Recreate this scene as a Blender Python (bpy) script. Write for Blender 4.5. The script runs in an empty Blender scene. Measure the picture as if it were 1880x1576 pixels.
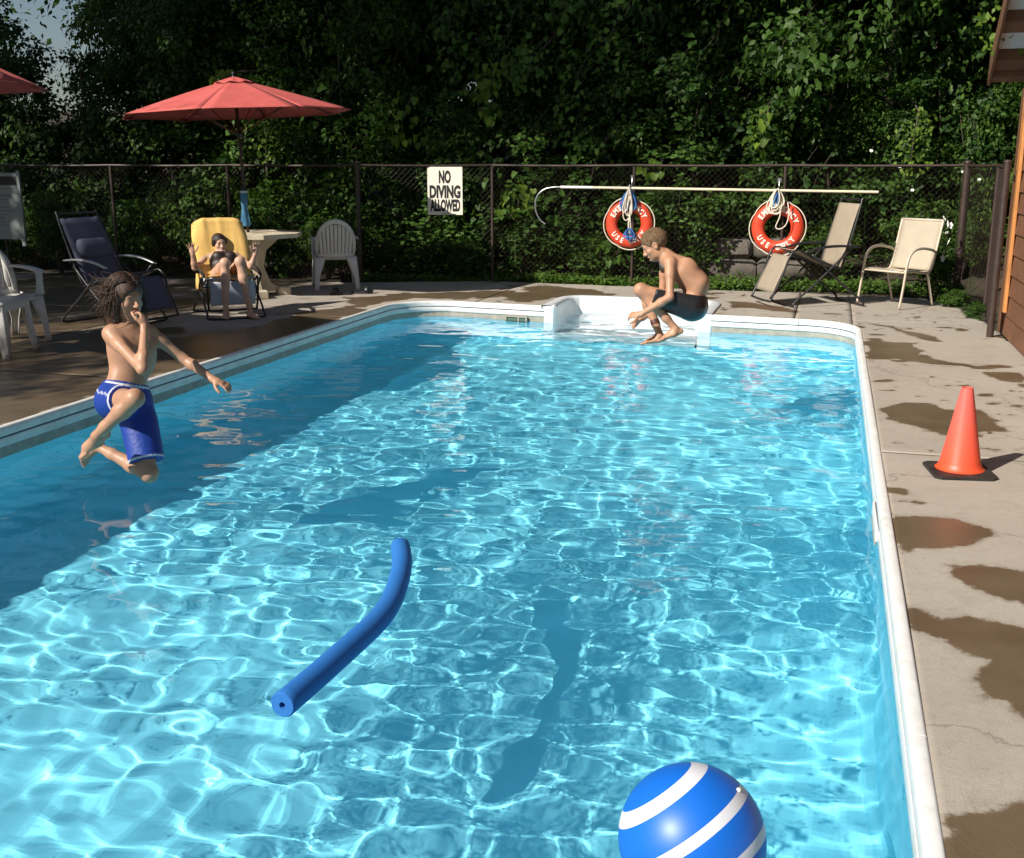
import bpy, bmesh, math, random
import numpy as np
from mathutils import Vector, Matrix

S = bpy.context.scene
COL = S.collection
R = math.radians
rng = np.random.default_rng(11)
random.seed(5)

# ------------------------------------------------------------------ camera, sky, sun, exposure
cam = bpy.data.cameras.new('camera')
cam_o = bpy.data.objects.new('camera', cam)
COL.objects.link(cam_o)
cam.sensor_width = 36.0
cam.lens = 38.3
cam.clip_end = 600
cam_o.location = (0, 0, 1.55)
cam_o.rotation_euler = (R(90 - 13.63), 0, R(16.07))
S.camera = cam_o

SUN_DIR = Vector((-0.595, -0.804, 0.755)).normalized()     # towards the sun
SUN_EL = math.asin(SUN_DIR.z)
world = bpy.data.worlds.new('World')
S.world = world
world.use_nodes = True
wn = world.node_tree
sky = wn.nodes.new('ShaderNodeTexSky')
sky.sky_type = 'NISHITA'
sky.sun_disc = False
sky.sun_elevation = SUN_EL
sky.sun_rotation = math.atan2(SUN_DIR.x, SUN_DIR.y)
wn.nodes['Background'].inputs[1].default_value = 0.05
wn.links.new(sky.outputs[0], wn.nodes['Background'].inputs[0])
sun = bpy.data.lights.new('sun', 'SUN')
sun.energy = 5.0
sun.angle = R(0.5)
sun.color = (1.0, 0.935, 0.84)
sun_o = bpy.data.objects.new('sun', sun)
COL.objects.link(sun_o)
sun_o.rotation_euler = (-SUN_DIR).to_track_quat('-Z', 'Y').to_euler()
sun.cycles.is_caustics_light = True                         # sunlight is refracted by the waves onto the pool floor
S.view_settings.view_transform = 'Standard'
S.view_settings.look = 'None'
S.view_settings.exposure = 0.47
S.view_settings.gamma = 1.0
S.view_settings.use_curve_mapping = False
S.cycles.caustics_refractive = True
S.cycles.caustics_reflective = True
S.cycles.max_bounces = 12
S.cycles.diffuse_bounces = 6
S.cycles.glossy_bounces = 6
S.cycles.transmission_bounces = 8
S.cycles.transparent_max_bounces = 8
S.cycles.sample_clamp_indirect = 4.0

# ------------------------------------------------------------------ tagging
def tag(o, label=None, cat=None, group=None, kind=None):
    if label: o['label'] = label
    if cat: o['category'] = cat
    if group: o['group'] = group
    if kind: o['kind'] = kind
    return o

def thing(name, label, cat, loc=(0, 0, 0), rz=0.0, group=None):
    o = bpy.data.objects.new(name, None)
    COL.objects.link(o)
    o.empty_display_size = 0.2
    o.location = loc
    o.rotation_euler = (0, 0, rz)
    return tag(o, label, cat, group)

def copy_tree(o, parent=None):
    c = o.copy()
    COL.objects.link(c)
    if parent is not None:
        c.parent = parent
    for ch in list(o.children):
        copy_tree(ch, c)
    return c

# ------------------------------------------------------------------ mesh building
class MB:
    def __init__(self):
        self.v = []
        self.f = []
        self.mi = []
        self.m = 0
    def add(self, verts, faces):
        b = len(self.v)
        self.v.extend([tuple(map(float, p)) for p in verts])
        for f in faces:
            self.f.append(tuple(i + b for i in f))
            self.mi.append(self.m)
        return self
    def box(self, c, s, rot=None, bevel=0.0):
        hx, hy, hz = s[0] / 2, s[1] / 2, s[2] / 2
        if bevel <= 0:
            p = [(x, y, z) for z in (-hz, hz) for y in (-hy, hy) for x in (-hx, hx)]
            f = [(0, 2, 3, 1), (4, 5, 7, 6), (0, 1, 5, 4), (2, 6, 7, 3), (0, 4, 6, 2), (1, 3, 7, 5)]
        else:
            b = min(bevel, hx * .9, hy * .9, hz * .9)
            p = []
            for z, k in ((-hz, 1), (-hz + b, 0), (hz - b, 0), (hz, 1)):
                ax, ay = hx - b * k, hy - b * k
                q = b if k == 0 else 0.4 * b
                p += [(ax - q, -ay, z), (ax, -ay + q, z), (ax, ay - q, z), (ax - q, ay, z),
                      (-ax + q, ay, z), (-ax, ay - q, z), (-ax, -ay + q, z), (-ax + q, -ay, z)]
            f = [tuple(range(7, -1, -1)), tuple(range(24, 32))]
            for l in range(3):
                for i in range(8):
                    j = (i + 1) % 8
                    f.append((l * 8 + i, l * 8 + j, l * 8 + 8 + j, l * 8 + 8 + i))
        M = rot.to_3x3() if rot is not None else Matrix.Identity(3)
        cc = Vector(c)
        return self.add([M @ Vector(q) + cc for q in p], f)
    def bar(self, a, b, w, h, up=(0, 0, 1), bevel=0.0):
        a, b = Vector(a), Vector(b)
        d = b - a
        x = d.normalized()
        z = Vector(up)
        y = z.cross(x)
        if y.length < 1e-4:
            y = Vector((0, 1, 0)).cross(x)
        y.normalize()
        z = x.cross(y)
        M = Matrix((x, y, z)).transposed()
        return self.box((a + b) / 2, (d.length, w, h), M, bevel)
    def tube(self, path, r, n=8, closed=False, caps=True, flat=1.0, flat_up=(0, 0, 1)):
        P = [Vector(p) for p in path]
        N = len(P)
        rs = r if hasattr(r, '__len__') else [r] * N
        T = []
        for i in range(N):
            if closed:
                t = P[(i + 1) % N] - P[i - 1]
            else:
                t = P[min(i + 1, N - 1)] - P[max(i - 1, 0)]
            T.append(t.normalized() if t.length > 1e-9 else Vector((0, 0, 1)))
        u = Vector(flat_up)
        if abs(u.dot(T[0])) > .95:
            u = Vector((0, 1, 0)) if abs(T[0].y) < .9 else Vector((1, 0, 0))
        verts = []
        for i in range(N):
            u = (u - T[i] * u.dot(T[i]))
            if u.length < 1e-6:
                u = T[i].orthogonal()
            u.normalize()
            w = T[i].cross(u)
            for k in range(n):
                a = 2 * math.pi * k / n
                verts.append(P[i] + (w * math.cos(a) + u * math.sin(a) * flat) * rs[i])
        faces = []
        for i in range(N if closed else N - 1):
            i2 = (i + 1) % N
            for k in range(n):
                k2 = (k + 1) % n
                faces.append((i * n + k, i * n + k2, i2 * n + k2, i2 * n + k))
        if caps and not closed:
            faces.append(tuple(range(n - 1, -1, -1)))
            faces.append(tuple((N - 1) * n + k for k in range(n)))
        return self.add(verts, faces)
    def lathe(self, prof, n=24, c=(0, 0, 0)):
        verts, faces = [], []
        for (r, z) in prof:
            for k in range(n):
                a = 2 * math.pi * k / n
                verts.append((c[0] + r * math.cos(a), c[1] + r * math.sin(a), c[2] + z))
        for i in range(len(prof) - 1):
            for k in range(n):
                k2 = (k + 1) % n
                faces.append((i * n + k, i * n + k2, (i + 1) * n + k2, (i + 1) * n + k))
        return self.add(verts, faces)
    def sphere(self, c, r, n=16, m=10, sc=(1, 1, 1)):
        prof = []
        verts, faces = [], []
        for i in range(m + 1):
            th = math.pi * i / m
            for k in range(n):
                a = 2 * math.pi * k / n
                rr = max(math.sin(th), 1e-4)
                verts.append((c[0] + r * sc[0] * rr * math.cos(a), c[1] + r * sc[1] * rr * math.sin(a), c[2] - r * sc[2] * math.cos(th)))
        for i in range(m):
            for k in range(n):
                k2 = (k + 1) % n
                faces.append((i * n + k, i * n + k2, (i + 1) * n + k2, (i + 1) * n + k))
        return self.add(verts, faces)
    def grid(self, rows):
        n = len(rows[0])
        f = []
        for i in range(len(rows) - 1):
            for k in range(n - 1):
                f.append((i * n + k, i * n + k + 1, (i + 1) * n + k + 1, (i + 1) * n + k))
        return self.add([p for r in rows for p in r], f)
    def prism(self, poly, axis_o, ax, ay, az, t):
        """poly (2D) in plane ax,ay about axis_o, thickness t along az (centred)"""
        o, ax, ay, az = Vector(axis_o), Vector(ax), Vector(ay), Vector(az)
        n = len(poly)
        p = [o + ax * a + ay * b - az * (t / 2) for a, b in poly] + [o + ax * a + ay * b + az * (t / 2) for a, b in poly]
        f = [tuple(range(n - 1, -1, -1)), tuple(range(n, 2 * n))]
        for i in range(n):
            j = (i + 1) % n
            f.append((i, j, n + j, n + i))
        return self.add(p, f)
    def build(self, name, mats, parent=None, smooth=False, angle=None, solid=0.0):
        me = bpy.data.meshes.new(name)
        me.from_pydata(self.v, [], self.f)
        if not isinstance(mats, (list, tuple)):
            mats = [mats]
        for m in mats:
            me.materials.append(m)
        if len(mats) > 1:
            me.polygons.foreach_set('material_index', self.mi)
        bm = bmesh.new()
        bm.from_mesh(me)
        if solid <= 0:
            bmesh.ops.recalc_face_normals(bm, faces=bm.faces)
        bm.to_mesh(me)
        bm.free()
        if smooth:
            me.polygons.foreach_set('use_smooth', [True] * len(me.polygons))
            if angle:
                me.set_sharp_from_angle(angle=R(angle))
        me.update()
        o = bpy.data.objects.new(name, me)
        COL.objects.link(o)
        if solid > 0:
            md = o.modifiers.new('thickness', 'SOLIDIFY')
            md.thickness = solid
            md.offset = 0
        if parent is not None:
            o.parent = parent
        return o

def np_mesh(name, V, F, mat, smooth=False):
    """F: (n,k) array of k-gons"""
    me = bpy.data.meshes.new(name)
    V = np.asarray(V, np.float32)
    F = np.asarray(F, np.int32)
    me.vertices.add(len(V))
    me.vertices.foreach_set('co', V.ravel())
    me.loops.add(F.size)
    me.loops.foreach_set('vertex_index', F.ravel())
    me.polygons.add(len(F))
    me.polygons.foreach_set('loop_start', np.arange(0, F.size, F.shape[1], dtype=np.int32))
    if smooth:
        me.polygons.foreach_set('use_smooth', np.ones(len(F), bool))
    if mat is not None:
        me.materials.append(mat)
    me.update(calc_edges=True)
    return me

def link(name, me, parent=None):
    o = bpy.data.objects.new(name, me)
    COL.objects.link(o)
    if parent is not None:
        o.parent = parent
    return o

def arc(c, r, a0, a1, n, z=None):
    out = []
    for i in range(n + 1):
        a = R(a0 + (a1 - a0) * i / n)
        p = (c[0] + r * math.cos(a), c[1] + r * math.sin(a))
        out.append(p if z is None else (p[0], p[1], z))
    return out

def bez(p0, p1, p2, p3, n=10):
    p0, p1, p2, p3 = map(Vector, (p0, p1, p2, p3))
    return [p0 * (1 - t) ** 3 + p1 * 3 * t * (1 - t) ** 2 + p2 * 3 * t * t * (1 - t) + p3 * t ** 3 for t in [i / n for i in range(n + 1)]]

def smooth_path(pts, n=6):
    """Catmull-Rom through the points"""
    P = [Vector(p) for p in pts]
    P = [P[0] * 2 - P[1]] + P + [P[-1] * 2 - P[-2]]
    out = []
    for i in range(1, len(P) - 2):
        for k in range(n):
            t = k / n
            a, b, c, d = P[i - 1], P[i], P[i + 1], P[i + 2]
            out.append(0.5 * ((2 * b) + (c - a) * t + (2 * a - 5 * b + 4 * c - d) * t * t + (3 * b - a - 3 * c + d) * t ** 3))
    out.append(P[-2])
    return out

def in_poly(X, Y, poly):
    ins = np.zeros(X.shape, bool)
    n = len(poly)
    for i in range(n):
        x0, y0 = poly[i]
        x1, y1 = poly[(i + 1) % n]
        if y0 == y1:
            continue
        c = ((y0 > Y) != (y1 > Y)) & (X < (x1 - x0) * (Y - y0) / (y1 - y0) + x0)
        ins ^= c
    return ins

def vnoise(X, Y, s, seed=0):
    """smooth 2D value noise, -1..1"""
    g = np.random.default_rng(seed).uniform(-1, 1, (64, 64))
    x, y = X / s + 1000, Y / s + 1000
    i, j = np.floor(x).astype(int), np.floor(y).astype(int)
    u, v = x - i, y - j
    u, v = u * u * (3 - 2 * u), v * v * (3 - 2 * v)
    a, b = g[i % 64, j % 64], g[(i + 1) % 64, j % 64]
    c, d = g[i % 64, (j + 1) % 64], g[(i + 1) % 64, (j + 1) % 64]
    return (a * (1 - u) + b * u) * (1 - v) + (c * (1 - u) + d * u) * v

# ------------------------------------------------------------------ materials
def mat(name, base, rough=0.6, var=0.0, scale=8.0, bump=0.0, bscale=60.0, metal=0.0, spec=0.5, dirt=None, dscale=3.0, damt=0.5, attr=None, coat=0.0):
    m = bpy.data.materials.new(name)
    m.use_nodes = True
    nt = m.node_tree
    b = nt.nodes['Principled BSDF']
    b.inputs['Roughness'].default_value = rough
    b.inputs['Metallic'].default_value = metal
    b.inputs['Specular IOR Level'].default_value = spec
    b.inputs['Coat Weight'].default_value = coat
    b.inputs['Base Color'].default_value = (*base, 1)
    tc = nt.nodes.new('ShaderNodeTexCoord')
    cur = None
    if attr:
        a = nt.nodes.new('ShaderNodeAttribute')
        a.attribute_name = attr
        cur = a.outputs['Color']
    if var > 0:
        n = nt.nodes.new('ShaderNodeTexNoise')
        n.inputs['Scale'].default_value = scale
        n.inputs['Detail'].default_value = 6
        nt.links.new(tc.outputs['Object'], n.inputs['Vector'])
        mr = nt.nodes.new('ShaderNodeMapRange')
        mr.inputs[1].default_value = .3
        mr.inputs[2].default_value = .7
        mr.inputs[3].default_value = 1 - var
        mr.inputs[4].default_value = 1 + var
        nt.links.new(n.outputs['Fac'], mr.inputs[0])
        mx = nt.nodes.new('ShaderNodeMix')
        mx.data_type = 'RGBA'
        mx.blend_type = 'MULTIPLY'
        mx.inputs[0].default_value = 1
        if cur is not None:
            nt.links.new(cur, mx.inputs[6])
        else:
            mx.inputs[6].default_value = (*base, 1)
        nt.links.new(mr.outputs[0], mx.inputs[7])
        cur = mx.outputs[2]
    if dirt is not None:
        n = nt.nodes.new('ShaderNodeTexNoise')
        n.inputs['Scale'].default_value = dscale
        n.inputs['Detail'].default_value = 8
        n.inputs['Roughness'].default_value = .65
        nt.links.new(tc.outputs['Object'], n.inputs['Vector'])
        mr = nt.nodes.new('ShaderNodeMapRange')
        mr.inputs[1].default_value = .48
        mr.inputs[2].default_value = .72
        mr.inputs[3].default_value = 0
        mr.inputs[4].default_value = damt
        nt.links.new(n.outputs['Fac'], mr.inputs[0])
        mx = nt.nodes.new('ShaderNodeMix')
        mx.data_type = 'RGBA'
        nt.links.new(mr.outputs[0], mx.inputs[0])
        if cur is not None:
            nt.links.new(cur, mx.inputs[6])
        else:
            mx.inputs[6].default_value = (*base, 1)
        mx.inputs[7].default_value = (*dirt, 1)
        cur = mx.outputs[2]
    if cur is not None:
        nt.links.new(cur, b.inputs['Base Color'])
    if bump > 0:
        n = nt.nodes.new('ShaderNodeTexNoise')
        n.inputs['Scale'].default_value = bscale
        n.inputs['Detail'].default_value = 5
        nt.links.new(tc.outputs['Object'], n.inputs['Vector'])
        bp = nt.nodes.new('ShaderNodeBump')
        bp.inputs['Strength'].default_value = bump
        bp.inputs['Distance'].default_value = .01
        nt.links.new(n.outputs['Fac'], bp.inputs['Height'])
        nt.links.new(bp.outputs[0], b.inputs['Normal'])
    return m

def leaf_mat(name, dark, light, trans=0.35):
    m = bpy.data.materials.new(name)
    m.use_nodes = True
    nt = m.node_tree
    b = nt.nodes['Principled BSDF']
    out = nt.nodes['Material Output']
    a = nt.nodes.new('ShaderNodeAttribute')
    a.attribute_name = 'tint'
    cr = nt.nodes.new('ShaderNodeValToRGB')
    cr.color_ramp.elements[0].color = (*dark, 1)
    cr.color_ramp.elements[1].color = (*light, 1)
    oi = nt.nodes.new('ShaderNodeObjectInfo')
    ad = nt.nodes.new('ShaderNodeMath')
    ad.operation = 'MULTIPLY_ADD'
    ad.inputs[1].default_value = .3
    nt.links.new(oi.outputs['Random'], ad.inputs[0])
    nt.links.new(a.outputs['Fac'], ad.inputs[2])
    nt.links.new(ad.outputs[0], cr.inputs[0])
    nt.links.new(cr.outputs[0], b.inputs['Base Color'])
    b.inputs['Roughness'].default_value = .5
    b.inputs['Specular IOR Level'].default_value = .22
    t = nt.nodes.new('ShaderNodeBsdfTranslucent')
    hs = nt.nodes.new('ShaderNodeMix')
    hs.data_type = 'RGBA'
    hs.blend_type = 'MULTIPLY'
    hs.inputs[0].default_value = 1
    hs.inputs[7].default_value = (1.2, 1.35, .5, 1)
    nt.links.new(cr.outputs[0], hs.inputs[6])
    nt.links.new(hs.outputs[2], t.inputs['Color'])
    mx = nt.nodes.new('ShaderNodeMixShader')
    mx.inputs[0].default_value = trans
    nt.links.new(b.outputs[0], mx.inputs[1])
    nt.links.new(t.outputs[0], mx.inputs[2])
    nt.links.new(mx.outputs[0], out.inputs['Surface'])
    return m

M_white = mat('white_vinyl', (.74, .74, .72), .38, var=.06, scale=5, dirt=(.42, .38, .31), dscale=9, damt=.42)
M_groove = mat('navy_groove', (.03, .06, .12), .5)
M_step = mat('white_fibreglass', (.72, .75, .76), .3, var=.04, scale=6)
M_border = mat('liner_border', (.34, .32, .27), .4, var=.15, scale=14, dirt=(.2, .2, .17), dscale=8, damt=.5)
M_liner = mat('blue_liner', (.24, .79, .955), .55, var=.06, scale=3)
M_plastic = mat('white_plastic', (.62, .61, .58), .38, var=.06, scale=10, dirt=(.30, .28, .24), dscale=5, damt=.3)
M_black = mat('black_steel', (.018, .018, .02), .35, var=.2, scale=20)
M_brown_steel = mat('brown_fence_steel', (.042, .026, .021), .5, var=.25, scale=15)
M_navy_cloth = mat('navy_sling', (.075, .08, .125), .8, bump=.3, bscale=300)
M_tan_cloth = mat('tan_sling', (.42, .36, .275), .8, var=.05, bump=.3, bscale=400)
M_tan_dark = mat('tan_mesh_sling', (.31, .255, .19), .8, var=.06, bump=.3, bscale=400)
M_beige_frame = mat('beige_frame', (.55, .47, .37), .35, var=.05)
M_white_cloth = mat('pale_blue_sling', (.50, .56, .66), .75, bump=.2, bscale=300)
M_yellow = mat('yellow_towel', (.80, .50, .15), .95, var=.06, scale=20, bump=.5, bscale=250)
M_red = mat('red_canvas', (.50, .092, .08), .85, var=.08, scale=6, bump=.2, bscale=200, dirt=(.62, .17, .15), dscale=2.5, damt=.35)
M_concrete_tab = mat('cream_concrete', (.60, .52, .38), .85, var=.1, scale=10, bump=.3, bscale=60, dirt=(.33, .28, .2), dscale=4, damt=.4)
M_ring = mat('orange_ring_vinyl', (.62, .055, .022), .38, var=.07, scale=8, dirt=(.68, .16, .09), dscale=5, damt=.35)
M_rope = mat('white_rope', (.70, .62, .50), .85, var=.1, scale=30, bump=.5, bscale=200)
M_rope_blue = mat('blue_rope', (.04, .16, .42), .7, var=.15, scale=30, bump=.5, bscale=200)
M_letter = mat('white_lettering', (.78, .72, .62), .5, var=.1, scale=40)
M_pole = mat('cream_fibreglass_pole', (.74, .64, .46), .4, var=.05)
M_alu = mat('bare_aluminium', (.6, .6, .6), .3, metal=.9)
M_sign = mat('cream_sign_board', (.80, .74, .62), .5, var=.04, scale=5)
M_ink = mat('black_ink', (.012, .010, .010), .6)
M_board = mat('grey_notice_board', (.26, .295, .28), .5, var=.06)
M_board_txt = mat('grey_print', (.17, .19, .18), .6)
M_sole = mat('dark_rubber', (.02, .02, .022), .6)
M_wood_dark = mat('brown_stained_wood', (.16, .07, .035), .6, var=.2, scale=5, bump=.3, bscale=30)
M_wood_beam = mat('dark_beam_wood', (.13, .06, .03), .65, var=.2, scale=6)
M_trim = mat('orange_trim_wood', (.52, .22, .07), .45, var=.18, scale=7)
M_soffit = mat('white_soffit', (.55, .60, .62), .6, var=.04)
M_roof = mat('brown_roofing', (.09, .07, .06), .85, var=.3, scale=12)
M_noodle = mat('blue_foam', (.016, .145, .46), .7, var=.06, scale=30, bump=.12, bscale=250)
M_soil = mat('leaf_litter_soil', (.045, .032, .02), .95, var=.5, scale=3, bump=.8, bscale=12, dirt=(.03, .05, .015), dscale=2, damt=.8)
M_bark = mat('bark', (.075, .058, .042), .9, var=.35, scale=9, bump=.8, bscale=25)
M_stone = mat('grey_stone', (.125, .108, .09), .9, var=.4, scale=5, bump=.6, bscale=18)
M_gap = mat('dark_joint_fill', (.04, .033, .028), .95)
M_blue_cloth = mat('blue_towel', (.05, .17, .30), .9, var=.25, scale=12, bump=.4, bscale=200)
M_leaf = leaf_mat('tree_leaves', (.010, .033, .007), (.075, .150, .024), .34)
M_vine = leaf_mat('vine_leaves', (.014, .046, .009), (.095, .185, .030), .38)
M_shrub = leaf_mat('shrub_leaves', (.017, .054, .009), (.11, .20, .032), .38)
M_bright = leaf_mat('sunlit_leaf_colour', (.06, .12, .012), (.16, .25, .03), .4)  # lighter leaf copy, sunlight put into the colour
M_flower = mat('white_petals', (.75, .75, .70), .6)
# ================================================================== POOL OUTLINE (outer edge of the edging)
def corner(c, r, a0, a1, n=10):
    return arc(c, r, a0, a1, n)
right_edge = [(0.35, 0.6), (0.35, 10.95)]
crn_r = corner((-0.25, 10.95), 0.60, 0, 90)
far_r = [(-0.25, 11.55), (-1.22, 11.66)]
notch = [(-1.22, 12.60), (-1.30, 12.74), (-1.44, 12.80), (-2.76, 12.82), (-2.90, 12.77), (-2.98, 12.62), (-2.99, 11.86)]
far_l = [(-2.99, 11.86), (-4.20, 12.02)]
crn_l = corner((-4.19, 11.41), 0.61, 90, 180)
left_edge = [(-4.80, 11.41), (-4.77, 0.6)]
outline = right_edge[:1] + crn_r + far_r[1:] + notch[:-1] + far_l + crn_l[1:] + left_edge[1:]

def offset_poly(P, d):
    """inward offset of a CCW outline"""
    n = len(P)
    out = []
    for i in range(n):
        a, b, c = Vector(P[i - 1]), Vector(P[i]), Vector(P[(i + 1) % n])
        e0, e1 = (b - a).normalized(), (c - b).normalized()
        n0, n1 = Vector((-e0.y, e0.x)), Vector((-e1.y, e1.x))
        m = (n0 + n1)
        m.normalize()
        k = d / max(.5, m.dot(n0))
        out.append((b.x + m.x * k, b.y + m.y * k))
    return out

WATER_Z = -0.17
FLOOR_Z = -1.30
liner_pts = offset_poly(outline, 0.040)

# ------------------------------------------------------------------ basin
bm = MB()
n = len(liner_pts)
lv = []
for z in (-0.09, -0.20, FLOOR_Z + .15):
    lv += [(x, y, z) for x, y in liner_pts]
in2 = offset_poly(liner_pts, 0.05)
in3 = offset_poly(liner_pts, 0.15)
lv += [(x, y, FLOOR_Z + .045) for x, y in in2]
lv += [(x, y, FLOOR_Z) for x, y in in3]
lf = []
for l in range(4):
    for i in range(n):
        j = (i + 1) % n
        lf.append((l * n + i, (l + 1) * n + i, (l + 1) * n + j, l * n + j))
bm.add(lv, lf)
bm.mi = [0 if l == 0 else 1 for l in range(4) for i in range(n)]
bm.m = 1
bm.add([], [])
bm.f.append(tuple(range(4 * n, 5 * n)))
bm.mi.append(1)
basin = bm.build('pool_basin', [M_border, M_liner])
tag(basin, 'blue vinyl basin of the swimming pool below the water', None, None, 'structure')
basin.cycles.is_caustics_receiver = True
bmx = bmesh.new()
bmx.from_mesh(basin.data)
bmesh.ops.triangulate(bmx, faces=[f for f in bmx.faces if len(f.verts) > 4])
bmx.to_mesh(basin.data)
bmx.free()

# ------------------------------------------------------------------ water with real waves
st = 0.025
xs = np.arange(-4.86, 0.42, st)
ys = np.arange(0.55, 12.86, st)
X, Y = np.meshgrid(xs, ys)
Z = np.zeros_like(X)
wr = np.random.default_rng(7)
gust = 1 + .55 * vnoise(X, Y, 1.7, 3)
gust2 = 1 + .5 * vnoise(X, Y, 2.6, 4)
for lam, amp, nn in [(1.25, .0025, 10), (.62, .0022, 14), (.34, .0014, 20), (.20, .00085, 26), (.12, .0003, 24)]:
    for i in range(nn):
        a = wr.choice((R(65), R(245), R(110))) + wr.normal(0, .75)
        ll = lam * wr.uniform(.72, 1.35)
        k = 2 * np.pi / ll
        Z += amp * math.sqrt(2 / nn) * np.sin(k * (np.cos(a) * X + np.sin(a) * Y) + wr.uniform(0, 6.28)) * (gust if lam < .5 else gust2)
Z += WATER_Z
keep_out = offset_poly(outline, 0.03)
cx, cy = X[:-1, :-1] + st / 2, Y[:-1, :-1] + st / 2
inside = in_poly(cx, cy, keep_out)
idx = np.arange(X.size).reshape(X.shape)
Fq = np.stack([idx[:-1, :-1], idx[:-1, 1:], idx[1:, 1:], idx[1:, :-1]], -1)[inside]
used = np.unique(Fq)
remap = -np.ones(X.size, int)
remap[used] = np.arange(len(used))
Vw = np.stack([X, Y, Z], -1).reshape(-1, 3)[used]
wm = bpy.data.materials.new('pool_water')
wm.use_nodes = True
wt = wm.node_tree
wt.nodes.clear()
wo_ = wt.nodes.new('ShaderNodeOutputMaterial')
wg = wt.nodes.new('ShaderNodeBsdfGlass')
wg.inputs['IOR'].default_value = 1.33
wg.inputs['Roughness'].default_value = 0.0
wg.inputs['Color'].default_value = (1, 1, 1, 1)
wt.links.new(wg.outputs[0], wo_.inputs[0])
water = link('water', np_mesh('water', Vw, remap[Fq], wm, True))
tag(water, 'clear rippling pool water with bright light lines', None, None, 'structure')
water.cycles.is_caustics_caster = True

# ------------------------------------------------------------------ pool edging, swept in sections
edge = thing('pool_edging', 'white vinyl edging with a dark groove running round the pool', 'pool edging', (0, 0, 0))
PROF = [(0, -.03), (0, .004), (.004, .009), (.010, .011), (.032, .011), (.042, .006), (.048, -.004), (.050, -.015), (.050, -.046), (.045, -.050),
        (.045, -.056), (.052, -.060), (.054, -.072), (.054, -.104), (.050, -.110), (.034, -.110), (.034, -.03)]
GRV = [(.038, -.049), (.0485, -.0495), (.0485, -.0575), (.038, -.058)]

def resample(P, step):
    out = [Vector(P[0])]
    for a, b in zip(P[:-1], P[1:]):
        a, b = Vector(a), Vector(b)
        m = max(1, int((b - a).length / step))
        for i in range(1, m + 1):
            out.append(a.lerp(b, i / m))
    return out

def sweep(P, prof, wob=0.0):
    P = [Vector(p) for p in P]
    rows = []
    for i, p in enumerate(P):
        e0 = (P[i] - P[i - 1]).normalized() if i > 0 else (P[1] - P[0]).normalized()
        e1 = (P[i + 1] - P[i]).normalized() if i < len(P) - 1 else e0
        m = (Vector((-e0.y, e0.x)) + Vector((-e1.y, e1.x))).normalized()
        k = 1 / max(.5, m.dot(Vector((-e0.y, e0.x))))
        dz = wob * math.sin(p.x * 2.1 + p.y * 1.7)
        rows.append([(p.x + m.x * u * k, p.y + m.y * u * k, z + dz) for u, z in prof] )
    b = MB()
    nn = len(prof)
    vv = [q for r in rows for q in r]
    ff = []
    for i in range(len(rows) - 1):
        for k in range(nn):
            k2 = (k + 1) % nn
            ff.append((i * nn + k, i * nn + k2, (i + 1) * nn + k2, (i + 1) * nn + k))
    ff.append(tuple(range(nn)))
    ff.append(tuple((len(rows) - 1) * nn + k for k in range(nn - 1, -1, -1)))
    return b.add(vv, ff)

def shorten(P, g):
    P = [Vector(p) for p in P]
    P[0] = P[0] + (P[1] - P[0]).normalized() * g
    P[-1] = P[-1] + (P[-2] - P[-1]).normalized() * g
    return P

secs = []
for a, b in ((.6, 2.95), (2.95, 6.6), (6.6, 10.2)):
    secs.append(resample([(.35, a), (.35, b)], .4))
secs.append([(.35, 10.2)] + [(x, y) for x, y in crn_r])
secs.append(resample(far_r, .3))
secs.append(resample([(-3.02, 11.865), (-4.19, 12.02)], .3))
secs.append([(x, y) for x, y in crn_l] + [(-4.797, 10.45)])
lx = lambda y: -4.80 + .03 * (11.41 - y) / 10.8
for a, b in ((10.45, 6.85), (6.85, 3.2), (3.2, .6)):
    secs.append(resample([(lx(a), a), (lx(b), b)], .4))
for P in secs:
    P = shorten(P, .002)
    s = sweep(P, PROF, .0015).build('edging_section', M_white, edge, True, 40)
    g = sweep(P, GRV, .0015).build('groove_strip', M_groove, s)  # dark blue strip set in the groove so its line reads darker
# near end, under the photographer's side
s = sweep(shorten([(-4.77, .6), (.35, .6)], .002), PROF).build('edging_section', M_white, edge, True, 40)

# ------------------------------------------------------------------ moulded step recess at the far side
steps = thing('pool_steps', 'white fibreglass step recess moulded into the far side of the pool', 'pool steps', (-2.1, 12.2, 0))
def L(p):
    return (p[0] + 2.1, p[1] - 12.2) + tuple(p[2:])
nb = [(-1.165, 11.62)] + notch[:-1] + [(-3.045, 11.84)]
wall = MB()
nb2 = smooth_path([Vector((x, y, 0)) for x, y in [(-1.215, 11.60), (-1.22, 12.1), (-1.22, 12.55), (-1.29, 12.73), (-1.46, 12.80), (-2.1, 12.81), (-2.74, 12.82), (-2.90, 12.76), (-2.98, 12.58), (-2.985, 12.2), (-2.99, 11.80)]], 5)
rows = []
for u, z in [(-.07, -.02), (-.07, .016), (-.06, .024), (.02, .026), (.045, .018), (.058, -.005), (.066, -.12), (.09, -.6), (.10, -1.29)]:
    row = []
    for i, p in enumerate(nb2):
        e = (nb2[min(i + 1, len(nb2) - 1)] - nb2[max(i - 1, 0)]).normalized()
        nrm = Vector((-e.y, e.x, 0))
        q = p + nrm * u
        row.append(L((q.x, q.y, z)))
    rows.append(row)
wall.grid(rows)
wall.build('recess_wall', M_step, steps, True, 50)
for sx, xx in ((1, -1.165), (-1, -3.045)):
    p = MB().box(L((-1.215 if sx > 0 else -2.965, 11.675 if sx > 0 else 11.885, -.61)), (.16 if sx > 0 else .135, .16, 1.26), None, .02)
    p.build('jamb', M_step, steps, True, 40)
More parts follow.
